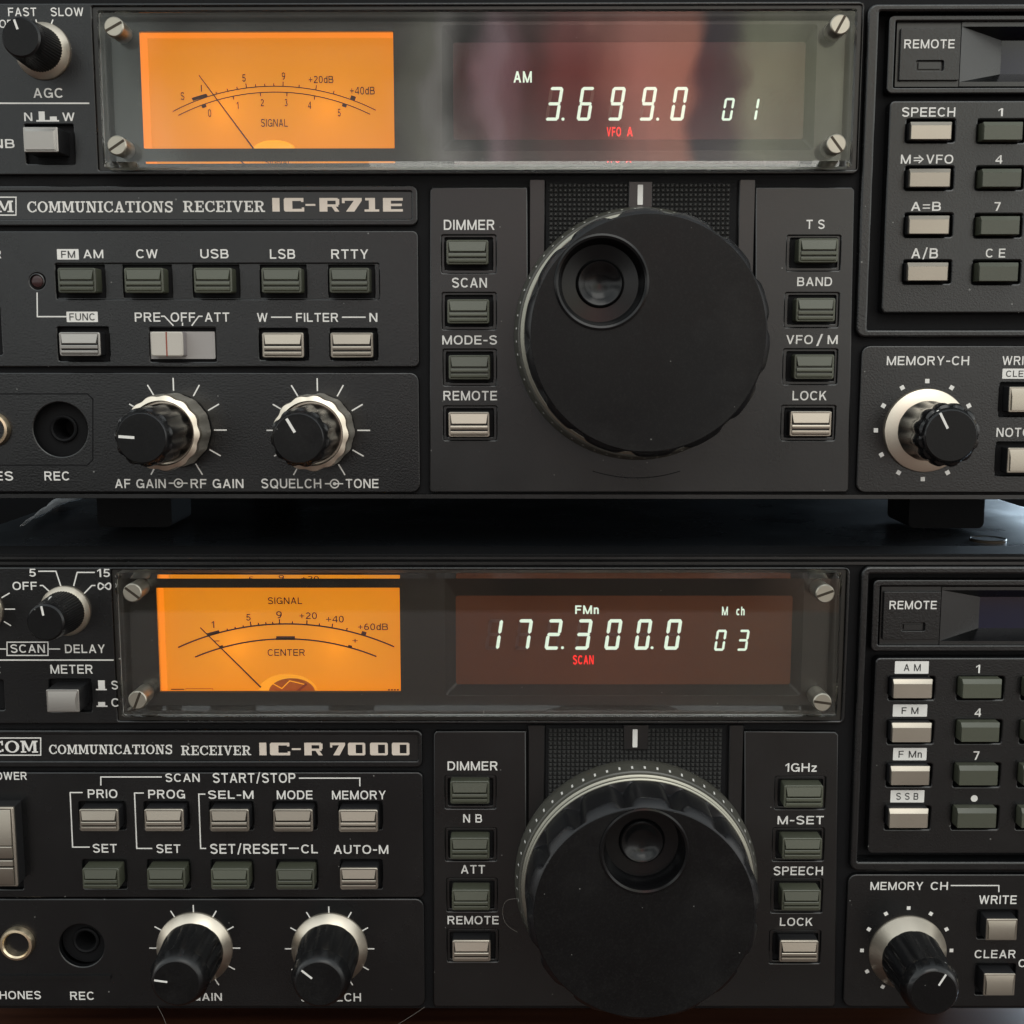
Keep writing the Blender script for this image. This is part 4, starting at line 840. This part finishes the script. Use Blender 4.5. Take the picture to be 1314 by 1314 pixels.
for ch, x in zip('03', (914, 943)): seg_digit(dg, B, ch, x, 805.4, 832.3, 13, 4.2, dgh, 'digit')
for x in (721.3, 835.4): dg.poly(circ(*B.U(x, 828.4, dgh), .34, 12), dgh, 'digit')
B.T('FMn', 737.5, 767.6, 774.5, 785.4, dgh, 'digit', .02, dg, .2); B.T('M', 924.5, 932, 776, 787, dgh, 'digit', .012, dg, .2); B.T('ch', 942.7, 953.4, 776, 787, dgh, 'digit', .012, dg, .2); B.T('SCAN', 734.6, 761, 838, 849.5, dgh, 'redlit', .012, dg, .2)
dg.build('lit_readout', filt, flat=True)
gh = MB()
for ch, x in zip('1723000', X7): seg_digit(gh, B, ch, x, 792, 831, 18.3, 5.8, dgh - .02, 'ghost', [k for k in 'abcdefg' if k not in SEG[ch]])
gh.build('unlit_segments', filt, flat=True)
gh = MB()
for ch, x in zip('36990', (699, 739, 778.6, 818.5, 858)): seg_digit(gh, A, ch, x, 114, 157, 17.2, 6.8, dgh - .02, 'ghost', [k for k in 'abcdefg' if k not in SEG[ch]])
gh.build('unlit_segments', [o for o in A.o.children if o.name.startswith('display_filter')][0], flat=True)
for x, y, a in ((169.5, 761, -38), (176, 898.8, 68), (1059, 762, 20), (1055.5, 901.7, -8)): screw(B, x, y, a)
B.square(58.7, 100.4, 885.9, 914.8, 5.8, 'blackkey', 'silver')
knob_speed(B, (84.5, 783.5), 100, collar_r=5.6); knob_speed(B, (-28, 783), 60, collar_r=5.6)
# name plate
B.plate('name_frame', (-150, 542, 937, 985), [(-145, 536, 943, 976.5)], r=1.4, bev=.35)
mb = MB(); a, b, c, d = B.R(-150, 537, 942, 977.5, -.5); mb.box(a, b, c, d, -1.2, -.5, 'smooth'); B.last = mb.build('name_plate', B.o); B.lettering = MB()
B.glyphs('COMMUNICATIONS', 62.9, 221.3, 955.6, 967.6, NH, .09); B.glyphs('RECEIVER', 232.4, 322.2, 956.8, 969, NH, .09); B.glyphs('ICOM', -23, 48.4, 950.5, 965.8, NH, .09)
B.L((-30, 947), (52.2, 947), (52.2, 969), (-30, 969), w=1.5, h=NH)
for ch, x0, x1 in (('I', 170, 205), ('C', 218, 303), ('-', 310, 348), ('R', 363, 440), ('7', 472, 535), ('0', 547, 620), ('0', 640, 715), ('0', 732, 806)): B.heavy(ch, 280 + .3044 * x0, 280 + .3044 * x1, 953, 969.2, NH)
B.done()
# scan panel
R1 = [(101, 150.9, 1039.8, 1068), (184.5, 234.7, 1039.8, 1068), (268.6, 318.8, 1040, 1068.3), (350, 400.8, 1040, 1068.5), (434.3, 484.5, 1040.6, 1069)]
R2 = [(104.8, 152, 1115.7, 1142), (188, 236.8, 1115.7, 1142), (270, 318.8, 1116, 1142.3), (353.7, 402.7, 1116.5, 1142.6), (435.9, 484.5, 1115.3, 1142.6)]
B.plate('scan_panel', (-150, 543.5, 991, 1152), [(x0 + 1, x1 + g, 1029, 1064) for (x0, x1, _, _), g in zip(R1, (10, 7.5, 6, 5.5, 5.5))] + [(x0 + 2, x1 + g, 1103.5, 1140) for (x0, x1, _, _), g in zip(R2, (10, 7, 6, 4.5, 5.5))] + [(-60, 27, 1028, 1141)], r=1.3)
P = B.last
B.T('POWER', -15, 34.4, 990.6, 1000.7); B.T('SCAN', 212.2, 256.2, 992.6, 1003.3); B.T('START/STOP', 273, 379, 992, 1004.4)
B.L((129.4, 1008), (129.4, 997), (207.6, 997)); B.L((383.5, 998.5), (461.7, 998.5), (461.7, 1009))
B.T('PRIO', 112.6, 150.6, 1013, 1024); B.T('PROG', 190.2, 237.3, 1013.5, 1024.6); B.T('SEL-M', 267, 325.3, 1014.5, 1025); B.T('MODE', 355.2, 401, 1014.4, 1025.6); B.T('MEMORY', 426, 495, 1014.6, 1025.7)
B.L((106, 1017), (90, 1017), (93.2, 1087), (115.2, 1087)); B.L((184.5, 1017.6), (172.6, 1017.6), (175.5, 1088.7), (195.4, 1088.7)); B.L((263.5, 1019), (255, 1019), (257.5, 1088.7), (264.5, 1088.7))
B.T('SET', 119, 150, 1083, 1094); B.T('SET', 200.6, 231.6, 1083.5, 1094.5); B.T('SET/RESET', 269.7, 368.3, 1083, 1095.5); B.L((370.5, 1088.5), (383.5, 1088.5), w=1.8); B.T('CL', 386.5, 407.8, 1083.7, 1095); B.T('AUTO-M', 428.2, 498.3, 1084.4, 1095.6)
B.done(P)
for q in R1: B.ribbed(*q, 3.6, 'blackkey', 'champ')
for q in R2[:4]: B.ribbed(*q, 3.4, 'green', 'green')
B.ribbed(*R2[4], 3.4, 'blackkey', 'champ')
mb = MB(); a, b, c, d = B.R(-22, 19.5, 1036.5, 1138, 4.5); mb.loft([ring3(rr(a, b, c, d, .3), -1.5), ring3(rr(a, b, c, d, .3), 3.6)], 'blackkey'); o = mb.build('power_button', B.o)
mb = MB(); mb.loft([ring3(rr(a, b, c, d, .3), 3.6), ring3(rr(a, b, c, d, .3), 4.2), ring3(rr(a + .2, b - .2, c + .2, d - .2, .2), 4.35)], 'champ'); w = d - c
mb.poly([(a + .4, c + .4), (b - .5, c + .4), (b - .5, d - .4), (a + .4, d - .4)], 4.36, 'gap')  # groove shade painted as a black floor between the ridges
for z0_, z1_, h0_, h1_ in ((c + w * .53, d - .5, 5.05, 4.7), (c + w * .37, c + w * .52, 5.0, 5.1), (c + w * .27, c + w * .345, 5.0, 5.0), (c + .6, c + w * .25, 4.8, 5.0)):
    mb.prism([(z0_, 4.2), (z0_, h0_ - .1), (z0_ + .15, h0_), (z1_ - .15, h1_), (z1_, h1_ - .1), (z1_, 4.2)], a + .5, b - .6, 'champ')
mb.build('button_cap', o)
# volume panel
B.plate('volume_panel', (-150, 545, 1153.5, 1292), [(104.8, 1213.5, 30)], r=2.0)
P = B.last
B.T('REC', 90, 120.9, 1272.5, 1283); B.T('PHONES', -11, 52.5, 1271.8, 1282); B.T('AF GAIN', 219.5, 284.7, 1274.3, 1284); B.T('SQUELCH', 386, 463.2, 1274.4, 1285)
B.ticks(250, 1216.6, 46, 61, range(-60, 241, 30)); B.ticks(423, 1217.5, 46, 60, range(-60, 241, 30))
B.done(P)
mb = MB(); a, b, c, d = B.R(-150, 142, 1251.5, 1258, .5); mb.loft([ring3(rr(a, b, c, d, .4), -.1), ring3(rr(a, b, c + .3, d - .1, .4), .5)], 'panel'); mb.build('jack_ledge', B.o)
jack(B, (110.8, 1206), 26); jack(B, (22, 1211), 22.8, False)
knob_tall(B, (250, 1216.6), 172, 15.5, 7.0, 8.75); knob_tall(B, (423, 1217.5), 140, 15.5, 7.0, 8.75)
# dial panel
HB = [(571.6, 636, 996, 1037.5), (572, 636.8, 1063, 1104.5), (573.7, 637.6, 1127.6, 1169.5), (574.3, 639, 1193, 1234), (995, 1058.8, 997, 1038), (992, 1057, 1063, 1104.5), (990, 1055, 1128, 1171), (988, 1052.4, 1194.7, 1236)]
B.plate('dial_panel', [(559, 1292), (556, 1288), (556.5, 942), (560, 938), (675, 938), (676, 1120), (955, 1120), (955, 938), (1072, 939), (1076, 943), (1072, 1288), (1069, 1292)], HB, mat='smooth')
P = B.last
B.T('DIMMER', 574.3, 638.6, 977, 988.5); B.T('N B', 594.4, 618.5, 1044.8, 1055.5); B.T('ATT', 591.4, 622.4, 1110, 1121); B.T('REMOTE', 574.3, 639.8, 1175.4, 1186)
B.T('1GHz', 1008, 1048, 979.4, 990.3); B.T('M-SET', 997.8, 1057, 1047, 1057.7); B.T('SPEECH', 992.7, 1056, 1112, 1123); B.T('LOCK', 1000.8, 1043, 1177.7, 1188)
B.done(P)
escutcheon(B, HB, 3.6)
B.ribbed(577.7, 627.8, 1003.7, 1032.6, 2.8, 'green', 'green'); B.ribbed(577.7, 628, 1076.5, 1104, 3.0, 'green', 'green'); B.ribbed(579.8, 628.5, 1143.3, 1169.6, 3.2, 'green', 'green'); B.ribbed(580.4, 629.4, 1208.5, 1235.4, 3.2, 'blackkey', 'champ')
B.ribbed(1006.7, 1057, 1009.2, 1037.5, 3.2, 'green', 'green'); B.ribbed(1004.7, 1055.5, 1076.8, 1103.8, 3.2, 'green', 'green'); B.ribbed(1004, 1053.7, 1143.6, 1170, 3.2, 'green', 'green'); B.ribbed(1001, 1050.7, 1208.7, 1236, 3.4, 'blackkey', 'champ')
grill(B, 700, 930.5, 930.5, 1050)
for x0, x1 in ((677.5, 698.7), (934, 952.5)):
    mb = MB(); a, b, c, d = B.R(x0, x1, 931, 1120, -.3); mb.loft([ring3(rr(a, b, c, d, .2), -1.6), ring3(rr(a, b, c, d, .2), -.5), ring3(rr(a + .2, b - .2, c, d, .2), -.3)], 'smooth'); mb.build('grill_post', B.o)
marker(B, 800.5, 831.7, 930.5, 962, (811.8, 818, 936, 959))
dial(B, (815.5, 1125.5), 18.3, 23.7, (827, 1092), math.radians(-3), 27.5, 1.3, .085, 1.3)
# keypad
B.plate('keypad_rim', (1098, 1545, 727, 1118), [(1108, 1538, 737, 1106)], -4.5, .6, .5, 'panel', 2.0)
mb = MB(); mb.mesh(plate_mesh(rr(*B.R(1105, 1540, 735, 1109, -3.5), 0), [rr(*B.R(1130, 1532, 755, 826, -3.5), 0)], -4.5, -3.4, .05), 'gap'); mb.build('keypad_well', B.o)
KA = [(1146.5, 1197.8, 872.6, 896.5), (1145, 1196.6, 928.8, 953), (1143.5, 1194.3, 984.5, 1008), (1141.4, 1192.3, 1039, 1063)]
KB = [(1235.5, 1286.8, 872.6, 896.5), (1233.7, 1284, 928.3, 952.5), (1231, 1282, 983.7, 1008.3), (1228.6, 1280, 1038.4, 1063)]
KC = [(x0 + 82.5, x1 + 82.5, y0, y1) for x0, x1, y0, y1 in KB]
B.plate('keypad_panel', (1118, 1545, 844, 1096), [(x0 - 5.5, x1 + 1, y0 - 4, y1 + 1) for x0, x1, y0, y1 in KA] + [(x0 - 7, x1 + 1, y0 - 4, y1 + 1) for x0, x1, y0, y1 in KB + KC], -3.4, -.4, .4, 'panel', 1.2)
P = B.last; h = -.36
def boxed(t, x0, x1, y0, y1, tx0, tx1):
    B.Q(x0, x1, y0, y1, h, r=.15); B.T(t, tx0, tx1, y0 + 3.6, y1 - 3.4, h + .02, 'darkink')
boxed('A M', 1148.3, 1191.7, 848.5, 864.5, 1159.7, 1181.6); boxed('F M', 1145.7, 1189.7, 904, 919.6, 1157, 1178.6); boxed('F Mn', 1146, 1189, 959.8, 975.6, 1153, 1183); boxed('S S B', 1142.7, 1186, 1014, 1029.7, 1150, 1178.5)
B.T('1', 1252.5, 1257.6, 853, 863.7, h); B.T('4', 1250.7, 1259, 909, 919.6, h); B.T('7', 1249, 1256.6, 964, 975, h); B.lettering.poly(circ(*B.U(1250.2, 1024.6, h), .78, 20), .36 * -1, 'ink')
B.done(P)
for k in KA: B.key(*k, 2.4, 'blackkey', 'champ', -3)
for k in KB + KC: B.key(*k, 2.4, 'green', 'green', -3)
remote_unit(B, 1119, 744, 836, (1133.5, 1206.4, 759.4, 820.7), (1141.4, 1202, 771, 781.7), (1157, 1187, 799, 810), (1256.5, 766, 806))
# memory section
B.plate('memory_panel', (1085, 1545, 1122, 1292), [(1254.5, 1305, 1168, 1204), (1252, 1302, 1237, 1276)], r=2.0)
P = B.last
B.T('MEMORY', 1117, 1184.6, 1131.7, 1142); B.T('CH', 1194.3, 1216.4, 1131.7, 1142); B.L((1220, 1136.3), (1281.7, 1136.3), (1281.7, 1144.8)); B.T('WRITE', 1256.3, 1304.6, 1149, 1160); B.T('CLEAR', 1250.7, 1303.3, 1219, 1229.5); B.T('CH', 1307, 1327, 1231, 1241)
B.dots(1163.5, 1219.6, 60, range(0, 360, 30), 5); B.done(P)
B.square(1266.5, 1306.3, 1180.7, 1208, 3.4, 'blackkey', 'champ'); B.square(1263.4, 1303.5, 1251, 1279, 3.6, 'blackkey', 'champ')
knob_tall(B, (1164.5, 1222), 60, 17.6, 6.9, 8.9, 3.0)
def lid_at(px, py):
    d = FW + Vector(((px - 657) / FPX, 0, 0)) - UP * ((py - 657) / FPX); p = CAM + d * ((low_top - CAM.z) / d.z); p = B.inv @ p; return p.x, p.y
mb = MB(); cx, cyy = lid_at(1268, 690); z = low_top - TABLE_Z - .8
el = lambda r, k: [(cx + r * math.cos(t * math.pi / 20), cyy + r * math.sin(t * math.pi / 20), z + k) for t in range(40)]
mb.loft([el(4.2, -.2), el(4.2, .5), el(4.05, .7), el(3.85, .6), el(3.7, -.1)], 'slot', False, False); o = mb.build('lid_fixing', B.o)
mb = MB(); mb.loft([el(3.75, -.1), el(3.75, .55)], 'gap'); mb.build('fixing_plug', o)

# ------------------------------------------------------------------ small loose things
def strand(pts, r, label):
    cu = bpy.data.curves.new('dust_fibre', 'CURVE'); cu.dimensions = '3D'; cu.bevel_depth = r * MM; cu.bevel_resolution = 1
    sp = cu.splines.new('NURBS'); sp.points.add(len(pts) - 1); sp.use_endpoint_u = True; sp.order_u = 3
    for p, q in zip(sp.points, pts): p.co = (q[0] * MM, q[1] * MM, q[2] * MM, 1)
    me = dg_mesh(bpy.data.objects.new('f', cu)); me.materials.clear(); me.materials.append(M['hair'])
    o = bpy.data.objects.new('dust_fibre', me); COL.objects.link(o); tag(o, label, 'fibre', None, 'dust fibres caught on the lower receiver'); return o
def on_b(px, py, h):
    x, z = B.U(px, py, h); return tuple(B.mat @ Vector((x, -h, z)))
strand([on_b(202, 1291, 1.5), on_b(206, 1298, 2), on_b(211, 1308, 2.5), on_b(216, 1322, 3)], .035, 'thin pale fibre hanging below the leftmost fluted knob of the lower receiver')
strand([on_b(545, 1292, .6), on_b(534, 1300, 1), on_b(521, 1308, 1.5), on_b(505, 1318, 2)], .03, 'thin pale fibre at the bottom corner under the squelch knob of the lower receiver')
strand([on_b(672, 1154, 2), on_b(655, 1152, 1.2), on_b(645, 1160, .8), on_b(645, 1180, .8), on_b(655, 1192, .8), on_b(664, 1196, .8)], .035, 'faint curled fibre beside the left edge of the lower tuning dial')
# a strip of clear film lying on the lower lid
def film():
    mb = MB(); n = 24
    p0 = B.mat @ Vector((*lid_at(28, 677), 0)); p1 = B.mat @ Vector((*lid_at(92, 641), 0)); d = (p1 - p0).normalized(); side = Vector((d.y, -d.x, 0))
    for i in range(n + 1):
        t = i / n; c = p0.lerp(p1, t); w = 1.0 + 8 * t; tw = .5 + .25 * math.sin(5 * t) + .12 * math.sin(13 * t)
        for k in range(5):
            u = (k / 4 - .5) * w; mb.v.append((c.x + side.x * u, c.y + side.y * u, low_top + .25 + (k / 4) * w * .35 * tw + .4 * abs(math.sin(9 * t + k))))
    vs = mb.v; mb.v = []; mb.add(vs, [(i * 5 + k, i * 5 + k + 1, i * 5 + k + 6, i * 5 + k + 5) for i in range(n) for k in range(4)], 'plasticwrap')
    o = mb.build('plastic_film', None); tag(o, 'twisted strip of shiny film lying on the lower receiver at far left', 'film strip')
    so = o.modifiers.new('thick', 'SOLIDIFY'); so.thickness = .0001
film()
